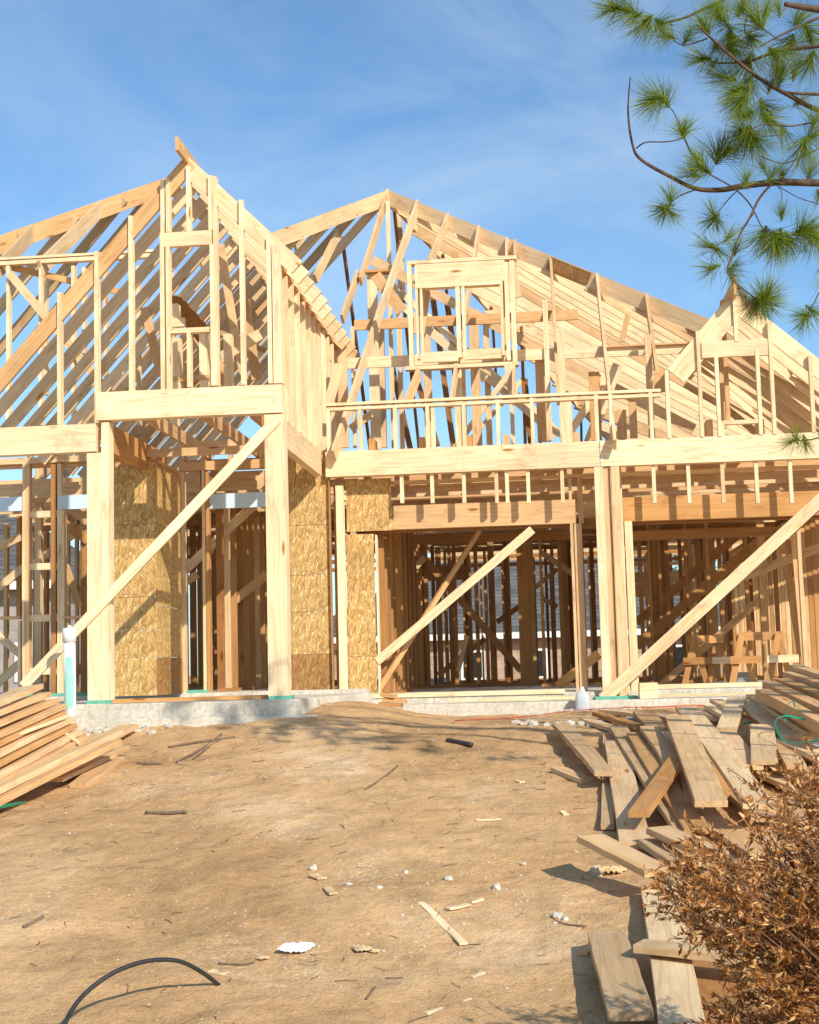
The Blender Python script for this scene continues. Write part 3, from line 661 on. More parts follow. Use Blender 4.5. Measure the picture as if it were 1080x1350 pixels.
for pts,r,lab in (([(222,985),(262,978),(310,972)],.011,'grey stick lying longest in the crossed sticks near the porch slab'),
    ([(233,1004),(268,986),(292,968)],.010,'dark stick crossing under the others near the porch slab'),
    ([(255,1000),(275,985),(291,975)],.008,'thin stick at the middle of the crossed sticks before the porch'),
    ([(181,1006),(213,1007)],.010,'short dark stick left of the crossed sticks'),
    ([(480,1041),(500,1029),(524,1010)],.007,'bent twig on bare sand below the slab corner'),
    ([(192,1071),(220,1072),(246,1070)],.013,'stubby brown root fragment on the sand at left'),
    ([(31,1222),(45,1216),(56,1209)],.011,'dark curled bark sliver at the left of the hose'),
    ([(288,1270),(320,1271),(336,1268)],.005,'thin twig beside the small wood chip near the white plastic'),
    ([(730,1212),(745,1218),(772,1221)],.004,'reddish twig beside the twin stones right of centre'),
    ([(484,1316),(494,1302)],.005,'small dark twig near the bottom centre')):
    tube_thing('stick',lab,'stick',[gp(*p,.015) for p in pts],r,TWIG)
# ------------------------------------------------------------------ loose boards
def loose(label,A,Bp,w,t=.038,tone='p',roll=0,group=None,name='board',cat='board',bow=None,twist=None):
    A=V(A);Bp=V(Bp); d=(Bp-A).normalized(); side=d.cross(Z_).normalized(); n=side.cross(d)
    wd=side*math.cos(roll)+n*math.sin(roll); L=(Bp-A).length
    m=board_mesh(name,A,Bp,w,t,wd,tone,bevel=.0025,twist=random.uniform(-.06,.06) if twist is None else twist,seg=10,bow=random.uniform(-1,1)*.006*L if bow is None else bow)
    # wane: roughen the sawn edges slightly
    for i,v in enumerate(m['v']):
        k=noise.noise((v+m['o'])*7)*.005; v.x+=k; v.z+=k*.5
    o=link(m['name'],m['v'],m['f'],WOOD,None,m['o'],m['bc'],m['tn']); tag(o,label,cat,group or 'loose boards in the scrap lumber heap'); return o
# left stack
LS=[((40,907),(-75,950),.24,'uppermost wide board of the lumber stack at the left edge'),((58,916),(-75,967),.14,'second board down in the left lumber stack, lit along its edge'),
((69,925),(-75,984),.14,'third board down in the left lumber stack'),((78,932),(-75,1000),.14,'fourth board down in the left lumber stack, with a pale top'),
((77,942),(-75,1014),.14,'board in the middle of the left stack with a straight shadowed foot'),((90,949),(-75,1030),.14,'board in the left stack crossed by a pale wood splinter'),
((92,958),(-75,1044),.14,'board just under the splintered one in the left stack'),((99,966),(-75,1058),.14,'board in the lower half of the left stack with a notch shadow'),
((108,974),(-75,1068),.14,'short projecting board in the lower left stack'),((155,966),(-75,1078),.14,'long yellow board projecting farthest from the left stack'),
((153,979),(-75,1094),.14,'long reddish board at the foot of the left stack beside the green strap')]
for i,((x,y),(xl,yl),w,lab) in enumerate(LS):
    a=Pd(x,y,13.25-.07*i if i<9 else 12.6-.3*(i-9)); b=Pd(xl,yl,11.2-.10*i)
    a.z=max(a.z,zg(a.x,a.y)+.03); b.z=max(b.z,zg(b.x,b.y)+.03)
    loose(lab,a,b,w if i<9 else .12,.045 if i<9 else .05,random.choice('totto'),group='boards stacked at the left edge',roll=-.12)
for i in range(7):
    x,y,z=0,0,0
    a=Pd(52+i*7,918+i*9,13.45-.07*i); b=Pd(-75,968+i*18,11.45-.1*i); a.z=max(a.z-.06,zg(a.x,a.y)+.05); b.z=max(b.z-.07,zg(b.x,b.y)+.05)
    loose('inner board half hidden between the layers of the left lumber stack',a,b,.14,.045,'o',group='inner boards of the left stack',roll=-.12)
loose('pale splinter lying across the left lumber stack',Pd(25,968,12.0),Pd(88,944,12.7),.04,.02,'w',group='splinters')
loose('small split offcut leaning on the left lumber stack',Pd(86,967,12.6),Pd(104,980,12.4),.04,.02,'p',group='splinters')
loose('flat plank tip poking out beyond the left stack toward the slab',G(120,985,.05),G(170,958,.07),.2,.04,'t')
loose('thin grey-yellow board beside the left stack with its end on another',G(72,1028,.08),G(160,986,.08),.15,.038,'h')
loose('short pale board on bare dirt, frontmost of the left stack',G(105,1036,.02),G(152,1000,.03),.17,.038,'h')
# right heap
RH=[('twisted grey weathered board at the left of the heap, tip raised',(740,956,.10),(797,1020,.13),.15,'g'),
('short pale offcut lying under the grey twisted board',(735,1014,.02),(775,1030,.02),.12,'h'),
('narrow grey board lying flat at the left side of the heap',(802,968,.03),(801,1090,.03),.09,'g'),
('long wavy-grained pale board pointing at the camera in the heap',(812,978,.07),(838,1115,.07),.19,'h'),
('grey-brown board running diagonally beside the wavy pale board',(815,960,.09),(905,1098,.09),.15,'g'),
('tan board lying alongside the grey-brown diagonal one',(838,968,.13),(918,1096,.12),.15,'h'),
('tan board with a shadow stripe above the orange offcut',(855,960,.18),(893,1014,.18),.15,'h'),
('clean pale wide board lying on top of the heap, knot near its end',(893,946,.30),(938,1060,.26),.20,'h'),
('orange-brown offcut lying crosswise on the heap',(893,1002,.24),(842,1074,.20),.13,'r'),
('short tan board behind the heap next to the red string',(848,940,.07),(868,962,.08),.19,'h'),
('longest pale board slanting down the right of the heap into the shrub',(905,934,.22),(1000,1062,.24),.19,'h'),
('pale board half buried beneath the orange offcut',(836,1012,.01),(866,1070,.01),.2,'t'),
('grey board end peeking under the clean pale board',(905,1010,.14),(916,1062,.14),.12,'g'),
('shaded brown plank between the two longest pale boards',(925,985,.08),(975,1050,.08),.24,'o'),
('pale board whose raised tip throws a shadow on the sand',(778,1105,.24),(868,1150,.17),.19,'h'),
('pale board pointing right into the dead shrub',(868,1094,.17),(945,1128,.17),.17,'h'),
('rough-edged board stub beside the raised-tip board',(855,1110,.10),(900,1140,.10),.14,'g'),
('long pale board running out of the bottom of the heap',(868,1172,.06),(903,1375,.06),.19,'h'),
('thick knotty plank lying across the long bottom board',(843,1247,.16),(1010,1268,.17),.15,'h'),
('short wide board with dark wet bark edge near the bottom',(800,1235,.08),(832,1340,.09),.19,'g'),
('wide reddish plank beside the long bottom board',(935,1265,.02),(975,1390,.02),.27,'r'),
('short board standing tilted at the top of the heap',(972,921,.34),(958,962,.25),.16,'h'),
('small board end uppermost at the back of the heap',(944,924,.14),(972,940,.16),.12,'t'),
('small board end below the uppermost one at the back',(937,932,.11),(960,945,.11),.12,'t'),
('small board end lowest at the back of the heap',(924,938,.06),(950,948,.06),.14,'t'),
('brown board lying behind toward the big stack',(975,924,.30),(1045,972,.24),.15,'t'),
('tan board parallel to the brown one near the big stack',(995,918,.32),(1075,968,.28),.15,'h'),
('board under the green strap at the right',(975,945,.2),(1040,985,.18),.15,'t'),
('pale plank pointing into the shrub right of the longest board',(955,962,.22),(993,1012,.2),.15,'h'),
('upright-looking pale plank just above the shrub',(1005,958,.28),(1008,1005,.24),.19,'h'),
('shaded plank at the right edge behind the shrub',(1030,975,.2),(1090,1000,.2),.2,'t'),
('dark warped board behind the heap by the red string',(787,941,.05),(842,958,.07),.10,'r'),
('flat tan board at the back behind the warped one',(800,938,.02),(880,948,.03),.19,'t'),
('tan board deep in the heap under the clean pale board',(870,960,.05),(925,1010,.06),.2,'h'),
('brown board filling the gap right of the tan one',(905,960,.08),(960,1010,.1),.22,'t'),
('board buried under the shrub side of the heap',(930,1080,.04),(1010,1130,.04),.2,'h'),
('sunlit plank under the overhanging dead twigs',(880,1130,.03),(960,1190,.03),.2,'h'),
('brown shaded plank below the overhanging dead twigs',(905,1180,.02),(990,1235,.02),.25,'o')]
TONE['m']=(.85,.35,.1); TONE['s']=(.6,.5,0)
for lab,a,b,w,tn in RH: loose(lab,G(*a),G(*b),w,.04,random.choice('hhtms') if tn=='h' and 'pale' not in lab else tn)
RH2=[('flat board on the dirt right of the longest pale board',(985,1010,.05),(1060,1040,.05),.2,'h'),('tan board crossing toward the right edge above the shrub',(1010,1000,.12),(1100,1030,.12),.19,'t'),
('shaded board low between heap and right stack',(1020,985,.06),(1110,1005,.06),.22,'o'),('pale short board beside the upright-looking plank',(1022,965,.2),(1050,1012,.16),.15,'h'),('grey board slipping under the shrub at the right',(960,1030,.06),(1010,1080,.06),.19,'g'),
('brown board flat at the far back of the heap',(880,945,.05),(945,965,.05),.2,'t'),('narrow tan board at the back left of the heap',(770,948,.03),(812,962,.03),.12,'h'),('dark narrow board wedged beside the wavy pale board',(826,975,.03),(858,1050,.03),.10,'o'),
('thin strip of lumber on the dirt left of the heap top',(700,948,.02),(765,952,.02),.06,'g'),('board end poking out below the orange offcut',(872,1060,.03),(900,1085,.03),.14,'r'),('low grey board beneath the raised-tip board',(840,1128,.03),(905,1165,.03),.16,'g')]
for lab,a,b,w,tn in RH2: loose(lab,G(*a),G(*b),w,.04,tn)
# right stack by the garage
RS=[('front thick beam of the big lumber stack at the right edge',(1010,915),(1100,962),.19,12.2,10.9),
('beam just above the front one in the right stack, its end set back',(1014,905),(1100,945),.12,12.4,11.1),
('third beam up in the right lumber stack',(1030,901),(1100,926),.12,12.7,11.5),
('fourth beam up in the right lumber stack',(1041,892),(1100,911),.12,13.0,11.8),
('topmost beam of the right lumber stack',(1047,883),(1100,900),.12,13.2,12.1)]
for lab,a,b,w,d0,d1 in RS: loose(lab,Pd(*a,d0),Pd(*b,d1),w,.09,'o',group='beams stacked at the right edge',twist=0)
for i in range(6):
    loose('inner beam under the stack at the right edge',Pd(1020+i*6,925-i*5,12.4+i*.14)+V((0,0,-.02)),Pd(1100,975-i*12,11+i*.2),.14,.08,'o',group='inner beams of the right stack',twist=0)
# small wood scraps
SC=[('pale lath lying alone on the sand with a split brown end',(556,1190),(612,1244),.045,'p'),('small flat chip beside the lath',(590,1198),(618,1192),.05,'w'),('tiny chip right of the flat chip',(620,1190),(636,1185),.03,'p'),
('narrow pale splint at the bottom centre',(562,1336),(620,1317),.03,'w'),('small chip above the bottom splint',(621,1289),(637,1283),.03,'w'),('tan wood chip right of the hose end',(278,1280),(298,1284),.05,'p'),
('thin pale sliver in mid ground',(628,1081),(660,1080),.02,'p'),('block scrap by the pebbles at centre',(413,1153),(425,1158),.07,'t'),('small brown chip near the block scrap',(432,1170),(440,1178),.05,'t'),
('thin reddish offcut at the left of the wet board',(768,1258),(783,1240),.05,'o'),('small square chip near the heap',(742,1070),(747,1074),.04,'p'),('small tan chip on the sand at mid right',(683,1029),(689,1031),.04,'p')]
for lab,a,b,w,tn in SC: loose(lab,G(*a,.012),G(*b,.012),w,.012,tn,group='wood scraps on the sand',name='wood_scrap',cat='wood scrap',bow=.004)
# offcuts heaped at the garage corner
OC=[((500,928),(530,930),'lowest offcut'),((505,922),(536,925),'middle offcut'),((503,916),(522,918),'topmost offcut'),((485,931),(508,935),'leftmost flat offcut')]
for a,b,l in OC: loose(l+' of the little heap at the corner of the garage slab',Pd(*a,15.9),Pd(*b,15.85),.12,.04,'o',group='offcuts at the slab corner')
loose('long board lying along the front edge of the porch slab',V((PY(148,928,-2.75).x,-2.72,.075)),V((PY(350,926,-2.6).x,-2.4,.075)),.10,.04,'o',group='boards on the slab',bow=0,twist=0)
loose('flat plank lying along the garage threshold',V((-1.2,-.08,-.06)),V((.35,-.03,-.06)),.14,.03,'w',group='boards on the slab',bow=0,twist=0)
loose('flat plank on the garage threshold right of the post',V((.95,-.1,-.06)),V((2.5,-.06,-.06)),.16,.03,'w',group='boards on the slab',bow=0,twist=0)
# timber blocks on the apron
for i,(z0,lab) in enumerate(((-.09,'lower yellow timber block beside the centre post'),(.0,'upper yellow timber block beside the centre post'))):
    a=PY(843,916,-.15); loose(lab,V((a.x,-.15,z0+.045)),V((a.x+.2,-.13,z0+.045)),.13,.088,'p',group='timber blocks by the post',name='timber_block',cat='block',bow=0,twist=0)
for i,(px,zz) in enumerate(((972,.04),(972,.125),(989,.04),(989,.125))):
    a=PY(px,905,1.6); b=box('paver_block',a.x-.08,a.x+.08,1.55,1.75,zz-.04,zz+.04,BRKG); tag(b,('left' if px<980 else 'right')+(' lower' if zz<.1 else ' upper')+' grey paver in the pair of stacks beneath the sawhorses','paver',group='pavers beneath the sawhorses')
# sawhorses
def sawhorse(label,xa,xb,Y,zt,tn,yo=0):
    t=thing('sawhorse',label,'sawhorse',V(((xa+xb)/2,Y,0)),'sawhorses in the garage')
    def p(nm,A_,B_,w,th,wd,tone):
        m=board_mesh(nm,A_,B_,w,th,wd,tone); link(nm,m['v'],m['f'],WOOD,t,m['o'],m['bc'],m['tn'])
    p('top_rail',(xa-.06,Y,zt),(xb+.06,Y+yo,zt),.10,.06,Z_,tn)
    for x,yq in ((xa,0),(xb,yo)):
        for s in (-1,1): p('leg',(x,Y+yq+s*.05,zt+.02),(x+s*.17,Y+yq+s*.22,.0),.075,.04,X_,tn)
        p('cross_bar',(x-.17,Y+yq-.2,.32),(x+.2,Y+yq-.2,.32),.09,.03,Z_,'w' if x==xb else tn)
    return t
a=PY(978,850,1.0); b=PY(1026,845,1.0); sawhorse('wooden sawhorse nearest the right lumber stack',a.x,b.x,1.0,PY(1026,838,1.0).z,'c')
a=PY(936,850,2.4); b=PY(962,845,2.4); sawhorse('darker wooden sawhorse standing behind the right-hand one',a.x-.2,b.x-.1,2.4,PY(950,842,2.4).z,'r',.5)
# ------------------------------------------------------------------ small site things
pt=thing('vent_pipe','white plastic pipe with green spray paint and a cap, standing by the slab','pipe',V((0,0,0))); q=PY(93,945,-3.0); pt.location=V((q.x,-3.0,zg(q.x,-3.0)))
zt=PY(91,828,-3.0).z
vs,fs=tubev([V((0,0,-.1)),V((-.012,0,zt-pt.location.z-.03))],.058,24); link('pipe_body',vs,fs,PVC,pt,pt.location.copy(),smooth=True)
vs,fs=tubev([V((-.012,0,zt-pt.location.z-.14)),V((-.012,0,zt-pt.location.z-.02)),V((-.012,0,zt-pt.location.z)),],[.067,.067,.058],24); link('pipe_cap',vs,fs,PVC,pt,pt.location.copy(),smooth=True)
vs,fs=tubev([V((-.012,0,zt-pt.location.z-.0)),V((-.012,0,zt-pt.location.z+.025))],[.02,.018],4); link('cap_nut',vs,fs,PVC,pt,pt.location.copy())
# paint smear wrapped on the pipe
vs=[];fs=[]; 
for i in range(15):
    for j in range(8):
        a=-math.pi/2+(-.35+.19*j)*(.65+.4*math.sin(i*.21+.3))+.05*math.sin(i*1.7); z=.22+.035*i+.02*math.sin(j*2+i)
        vs.append(V((-.006+.0645*math.cos(a),.0645*math.sin(a),z)))
for i in range(14):
    for j in range(7): fs.append((i*8+j,i*8+j+1,(i+1)*8+j+1,(i+1)*8+j))
link('green_paint',vs,fs,GREENP,pt,pt.location.copy(),smooth=True)
# black hose arch
hp=[]; a=G(83,1380,0); b=G(291,1300,0)
ctrl=[(83,1362),(96,1330),(120,1303),(155,1280),(195,1267),(235,1267),(268,1283),(291,1301)]
P=[]
for i,(x,y) in enumerate(ctrl):
    s=i/(len(ctrl)-1); ka=(a-CP).dot(fw); kb=(b-CP).dot(fw); P.append(Pd(x,y,ka+(kb-ka)*s))
P=[G(78,1385,0)-V((0,0,.12))]+P
tube_thing('black_hose','black plastic pipe arching out of the sand at the bottom left','hose',P,.0105,BLACKP,10,k=6)
# straps, string
def strap(label,pts,w=.016,group='green packing straps'):
    P=smooth_path(pts,6); vs=[];fs=[];o=P[0].copy()
    for i,p in enumerate(P):
        d=(P[min(i+1,len(P)-1)]-P[max(i-1,0)]).normalized(); s=d.cross(Z_).normalized(); n=s.cross(d); a=.9*math.sin(i*.22)
        u_=s*math.cos(a)+n*math.sin(a); m_=u_.cross(d)*.0012
        vs+=[p-u_*w/2-m_-o,p+u_*w/2-m_-o,p+u_*w/2+m_-o,p-u_*w/2+m_-o]
    for i in range(len(P)-1):
        for j in range(4): fs.append((i*4+j,i*4+(j+1)%4,i*4+4+(j+1)%4,i*4+4+j))
    tag(link('packing_strap',vs,fs,STRAP,None,o),label,'strap',group)
strap('green strap lying on the dirt against the porch slab',[G(112,955,.02),G(140,952,.04),G(165,951,.04),G(180,956,.01)],.03)
strap('green strap under the foot of the left lumber stack',[Pd(-20,1070,10.5),Pd(10,1062,10.6),Pd(33,1058,10.8)],.03)
strap('green strap looping over the right stack and down the heap',[Pd(1105,955,10.9),Pd(1060,948,11.2),Pd(1035,944,11.3),Pd(1022,952,11.2),Pd(1030,972,11.0),Pd(1045,980,10.8),Pd(1100,972,10.6)])
strap('green strap curling upright beside the right stack',[Pd(1036,951,11.3),Pd(1037,932,11.35),Pd(1046,925,11.4),Pd(1050,940,11.4),Pd(1052,934,11.4),Pd(1062,942,11.3)],.012)
strap('short green strap at the back of the heap',[G(970,958,.2),G(985,953,.22),G(992,953,.2)])
sr=[G(330+60*i if i else 470,938-3.5*i+random.uniform(-1,1),.03) for i in range(0)]
sr=[G(x,y,.035) for x,y in ((600,950),(680,946),(745,938),(800,934),(860,932),(930,930),(990,928))]
tube_thing('string_line','red string line stretched low across the front of the garage slab','string',sr,.0045,RED,5)
tube_thing('pipe_stub','short dark pipe stub lying in the sand hollow','pipe',[G(590,976,.02),G(606,979,.02),G(622,982,.02)],.022,BLACKP,10)
# plastic jug
jq=PY(768,928,-.4); jx,jy=jq.x,-.42; jz=zg(jx,jy)
prof=[(0,0),(.07,0),(.078,.02),(.078,.14),(.07,.18),(.035,.215),(.03,.24)]
jt=thing('water_jug','clear milky plastic water jug standing against the garage slab','jug',V((jx,jy,jz)))
vs=[];fs=[];n=16
for r,z in prof:
    for j in range(n):
        th=2*math.pi*j/n; k=(abs(math.cos(th))**6+abs(math.sin(th))**6)**(-1/6); vs.append(V((r*k*math.cos(th),r*k*math.sin(th),z)))
for i in range(len(prof)-1):
    for j in range(n): fs.append((i*n+j,i*n+(j+1)%n,(i+1)*n+(j+1)%n,(i+1)*n+j))
link('jug_body',vs,fs,CLEARP,jt,jt.location.copy(),smooth=True)
vs,fs=tubev([V((0,0,.235)),V((0,0,.262))],.024,12); link('cap',vs,fs,PVC,jt,jt.location.copy())
def crumple(name,label,cat,px,py,L,W,H,ang,mat,n=26):
    c=G(px,py,0); vs=[];fs=[];m=n//2; ph=random.uniform(0,50)
    for i in range(n+1):
        for j in range(m+1):
            s=i/n-.5;t_=j/m-.5
            x=s*L*(1-.35*abs(t_*2)**2); y=t_*W*(1-.55*abs(s*2)**1.6)
            z=H*(1-(2*t_)**2)*(1-(1.9*s)**4)*.55+H*.5*abs(noise.noise(V((s*5+ph,t_*6,1))))+.12*H*noise.noise(V((s*8+ph,t_*6,4)))
            vs.append(V((x*math.cos(ang)-y*math.sin(ang),x*math.sin(ang)+y*math.cos(ang),max(z,-.01)+.006)))
    for i in range(n):
        for j in range(m): fs.append((i*(m+1)+j,i*(m+1)+j+1,(i+1)*(m+1)+j+1,(i+1)*(m+1)+j))
    o=link(name,vs,fs,mat,None,V((c.x,c.y,zg(c.x,c.y,True)))); tag(o,label,cat); return o
crumple('plastic_wrapper','crumpled white plastic wrapper lying on the sand below centre','wrapper',390,1254,.21,.15,.05,.55,PLAST)
CORR=mat_noise('brown_cardboard',(.50,.34,.17),(.66,.48,.27),12,.9,.006,str_=(1,8,1))
crumple('cardboard_scrap','torn tan cardboard scrap right of the white wrapper','cardboard',478,1257,.13,.09,.03,-.5,CORR)
crumple('cardboard_scrap','small crumpled tan scrap touching the torn cardboard','cardboard',494,1259,.06,.05,.02,.3,CORR)
crumple('cardboard_scrap','small tan scrap just left of the white wrapper','cardboard',347,1267,.07,.05,.02,.2,CORR)
crumple('plastic_sheet','white plastic sheet scrap lying between heap and shrub','plastic sheet',1065,985,.35,.2,.05,-.2,mat_noise('bluish_plastic',(.55,.58,.66),(.72,.75,.82),9,.4))
crumple('paper_scrap','crumpled brown paper beside the raised-tip board','paper',805,1150,.24,.13,.05,.4,CORR)
for px,py,r,l in ((413,1147,.03,'white stone left of the wood chips at centre'),(460,1168,.022,'round white pebble right of the centre chips'),(592,1161,.03,'jagged white stone pair in the centre right sand'),(736,1210,.035,'pale stone with dark hollow at mid right'),(745,1213,.03,'smaller stone touching the pale one at mid right'),(535,1151,.02,'small flat white stone on the central sand'),(789,1150,.05,'grey stone under the raised board tip'),(620,940,.07,'larger grey concrete lump before the garage'),(636,935,.05,'smaller grey concrete lump before the garage'),(500,1172,.02,'small pale stone left of the lath'),(655,1175,.03,'flat pale stone above the twin stones'),(690,1140,.02,'white pebble in the sand left of the heap')):
    c=G(px,py,0); a_,b_=rock(r,2); tag(link('stone',a_,b_,STONE,None,V((c.x,c.y,zg(c.x,c.y,True)+r*.2))),l,'stone','single stones on the sand')
# ------------------------------------------------------------------ dead shrub
def leafbatch(cl):  # cl: list of (pos, dir, len, wid, tone)
    vs=[];fs=[];tn=[]
    for p,d,L,w,t in cl:
        d=d.normalized(); s=d.cross(V((random.gauss(0,1),random.gauss(0,1),random.gauss(0,1)))).normalized(); n=d.cross(s)
        k=len(vs); b=n*(L*random.uniform(-.15,.15))
        vs+=[p,p+d*L*.35+s*w/2+b*.5,p+d*L+b*0,p+d*L*.4-s*w/2+b*.5]; fs.append((k,k+1,k+2,k+3)); tn+=[(t,0,0)]*4
    return vs,fs,tn
sb=G(1130,1345,0); sbase=V((1.35,-12.35,zg(1.35,-12.35)))
sh=thing('dead_shrub','dead brown evergreen shrub with dry curled leaves at the bottom right','shrub',sbase)
cl=[];bv=[];bf=[]
def addtube(P,r0,r1,n=4):
    a_,b_=tubev(P,[r0+(r1-r0)*i/(len(P)-1) for i in range(len(P))],n); k=len(bv); bv.extend(a_); bf.extend([tuple(q+k for q in f) for f in b_])
tips=[]
def shootline():
    # target outlines traced: tip positions at pixel + depth
    u=random.random()
    px=random.uniform(870,1240); 
    lim=1050+max(0,(985-px))*.95 if px<985 else 1038-min(28,(px-985)*.25)
    py=random.uniform(lim,1480); k=random.uniform(4.1,5.2)
    if px<905 and (py>1210 or py<1090): return None
    if 905<=px<950 and 1215<py<1300: return None
    if px<960 and py>1210 and random.random()<.75: return None
    if px<930 and py>1210: return None
    if noise.noise(V((px*.017,py*.017,2)))<-.18: return None
    return Pd(px,py,k)
cnt=0
while cnt<520:
    tp=shootline()
    if tp is None: continue
    cnt+=1
    root=sbase+V((random.gauss(0,.08),random.gauss(0,.08),random.uniform(.0,.15)))
    mid=root.lerp(tp,.55)+V((random.gauss(0,.05),random.gauss(0,.05),random.uniform(-.02,.12)))
    P=smooth_path([root,mid,tp],6); addtube(P[len(P)//3:],.0035,.0012,3)
    d=(P[-1]-P[-3]).normalized()
    for q in range(random.randint(8,12)):     # twiglets
        i=random.randint(6,len(P)-1); p=P[i]
        dd=(d*.6+V((random.gauss(0,.6),random.gauss(0,.6),random.gauss(0,.5)))).normalized(); L=random.uniform(.06,.14)
        e=p+dd*L+V((0,0,-.01)); addtube([p,p.lerp(e,.5)+V((0,0,.008)),e],.0018,.0008,3)
        tb=random.random()
        for j in range(random.randint(16,22)):
            s=random.random(); pp=p.lerp(e,s)
            ld=(dd*.9+V((random.gauss(0,.55),random.gauss(0,.55),random.gauss(0,.55))))
            cl.append((pp,ld,random.uniform(.010,.036),random.uniform(.004,.0115),min(1,max(0,.4*tb+random.uniform(0,.7)))))
vs,fs,tn=leafbatch(cl); o=link('foliage',[v-sbase for v in vs],fs,DEAD,sh,sbase,tn=tn)
link('stems',[v-sbase for v in bv],bf,mat_noise('dead_stem',(.10,.05,.025),(.22,.12,.06),30,.9),sh,sbase)
# ------------------------------------------------------------------ pine tree, trunk beyond the right edge
tbase=V((5.9,-8.6,zg(5.9,-8.6)))
pine=thing('pine_tree','long-needled pine reaching its green branches in from the upper right','pine tree',tbase)
TP=[tbase+V((0,0,-.1)),tbase+V((.05,0,1.6)),tbase+V((0,.1,3.2)),tbase+V((.1,.05,5.0)),tbase+V((.05,0,6.4))]
P=smooth_path(TP,5); vs,fs=tubev(P,[.15-.125*i/(len(P)-1) for i in range(len(P))],14); link('trunk',[v-tbase for v in vs],fs,BARK,pine,tbase,smooth=True)
def tuft_mesh(seed,L,n,spread,dry=False):
    rs=random.Random(seed); vs=[];fs=[];tn=[]
    for i in range(n):
        s=rs.random(); base=V((0,0,-.05+.07*s)); th=rs.uniform(0,6.283); ph=rs.uniform(.12,spread)*(1.0-.25*s)
        d=V((math.sin(ph)*math.cos(th),math.sin(ph)*math.sin(th),math.cos(ph))); ln=L*rs.uniform(.65,1.05); w=.0013
        sd=d.cross(V((rs.gauss(0,1),rs.gauss(0,1),rs.gauss(0,1)))).normalized(); t=min(1,max(0,rs.gauss(.45,.25)))
        dr=V((0,0,-1))*0; bend=V((rs.gauss(0,.10),rs.gauss(0,.10),-.12*rs.random()))*ln
        n2=d.cross(sd); k=len(vs)
        for f_,ww in ((0,1),(.55,.9)):
            c=base+d*ln*f_+bend*f_*f_
            vs+=[c+sd*w*ww,c-sd*w*ww*.5+n2*w*.8*ww,c-sd*w*ww*.5-n2*w*.8*ww]
        vs.append(base+d*ln+bend); tn+=[(t*.7,0,0)]*6+[(min(1,t+.25),0,0)]
        for j in range(3): fs.append((k+j,k+(j+1)%3,k+3+(j+1)%3,k+3+j)); fs.append((k+3+j,k+3+(j+1)%3,k+6))
    me=bpy.data.meshes.new('needle_tuft'); me.from_pydata([tuple(v) for v in vs],[],fs); a=me.attributes.new('tn','FLOAT_VECTOR','POINT'); a.data.foreach_set('vector',[c for q in tn for c in q]); me.materials.append(NEEDB if dry else NEED); return me
TM=[tuft_mesh(s,.275,170,1.5) for s in (1,2,3)]; TS=[tuft_mesh(s,.225,95,1.35) for s in (4,5)]; TD=[tuft_mesh(9,.2,60,.7,True)]
def tuft(p,d,kind=TM,sc=1):
    o=bpy.data.objects.new('needle_tuft',random.choice(kind)); C.objects.link(o); o.parent=pine; o.location=p-tbase
    o.rotation_mode='QUATERNION'; o.rotation_quaternion=d.to_track_quat('Z','Y'); o.scale=(sc*random.uniform(.8,1.1),sc*random.uniform(.8,1.1),sc*random.uniform(.85,1.15))
def cpx(x,y): return 780+x/3.067,y/3.067
def branch(pts,k0,k1,r0,r1,name='branch'):
    P=[]
    for i,(x,y) in enumerate(pts):
        s=i/(len(pts)-1); px,py=cpx(x,y); P.append(Pd(px,py,k0+(k1-k0)*s))
    S=smooth_path(P,5); rr=[r0+(r1-r0)*i/(len(S)-1) for i in range(len(S))]; vs,fs=tubev(S,rr,7); link(name,[v-tbase for v in vs],fs,BARK,pine,tbase,smooth=True); return S
# main limbs leave the trunk off to the right; pixel paths in the enlarged crop of the branch
def limb(z,pts,k0,k1,r0,r1):
    px,py=cpx(*pts[0]); S=branch(pts,k0,k1,r0,r1); tr=[tbase+V((0,0,z)),tbase.lerp(S[0],.5)+V((0,0,0)),S[0]]
    tr[1]=(tr[0]+tr[2])/2+V((0,0,.12)); S2=smooth_path(tr,5); vs,fs=tubev(S2,[r0*2.2-(r0*1.2)*i/(len(S2)-1) for i in range(len(S2))],8); link('limb',[v-tbase for v in vs],fs,BARK,pine,tbase,smooth=True); return S
limb(2.3,[(1100,745),(920,740),(740,738),(600,755),(520,768),(420,762),(320,715),(200,645),(165,580),(148,450),(157,310)],9.0,9.4,.026,.004)
limb(3.2,[(1100,480),(920,445),(800,385),(700,330),(600,255),(480,150),(440,110)],9.2,8.8,.02,.005)
limb(3.4,[(1100,150),(920,185),(760,205),(640,245),(520,255),(460,238)],8.8,9.2,.016,.004)
limb(4.0,[(1100,60),(900,35),(780,15)],8.6,8.6,.028,.014)
limb(3.6,[(1100,385),(900,380),(780,370),(700,325)],9.0,9.1,.013,.006)
limb(3.6,[(1100,0),(900,80),(750,150),(680,190)],9.2,9.0,.012,.004)
limb(4.2,[(1000,-60),(640,-40),(490,20),(380,70),(280,97),(255,105)],9.3,9.4,.014,.005)
branch([(470,155),(380,182),(335,165)],8.9,9,.005,.003); branch([(180,600),(220,575),(300,573),(355,562),(370,540),(330,450),(298,425)],9.35,9.3,.005,.003)
branch([(370,545),(400,610),(440,670),(480,705),(560,750),(610,790),(650,840),(690,920),(710,940)],9.2,9.0,.006,.004); branch([(430,764),(360,790),(310,830),(300,848)],9.35,9.3,.005,.003)
branch([(600,760),(550,810),(510,860),(500,875)],9.2,9.2,.004,.003); branch([(730,742),(680,800),(640,880),(600,950),(570,1030),(550,1090),(580,1140),(640,1190),(680,1215)],9,8.9,.008,.004)
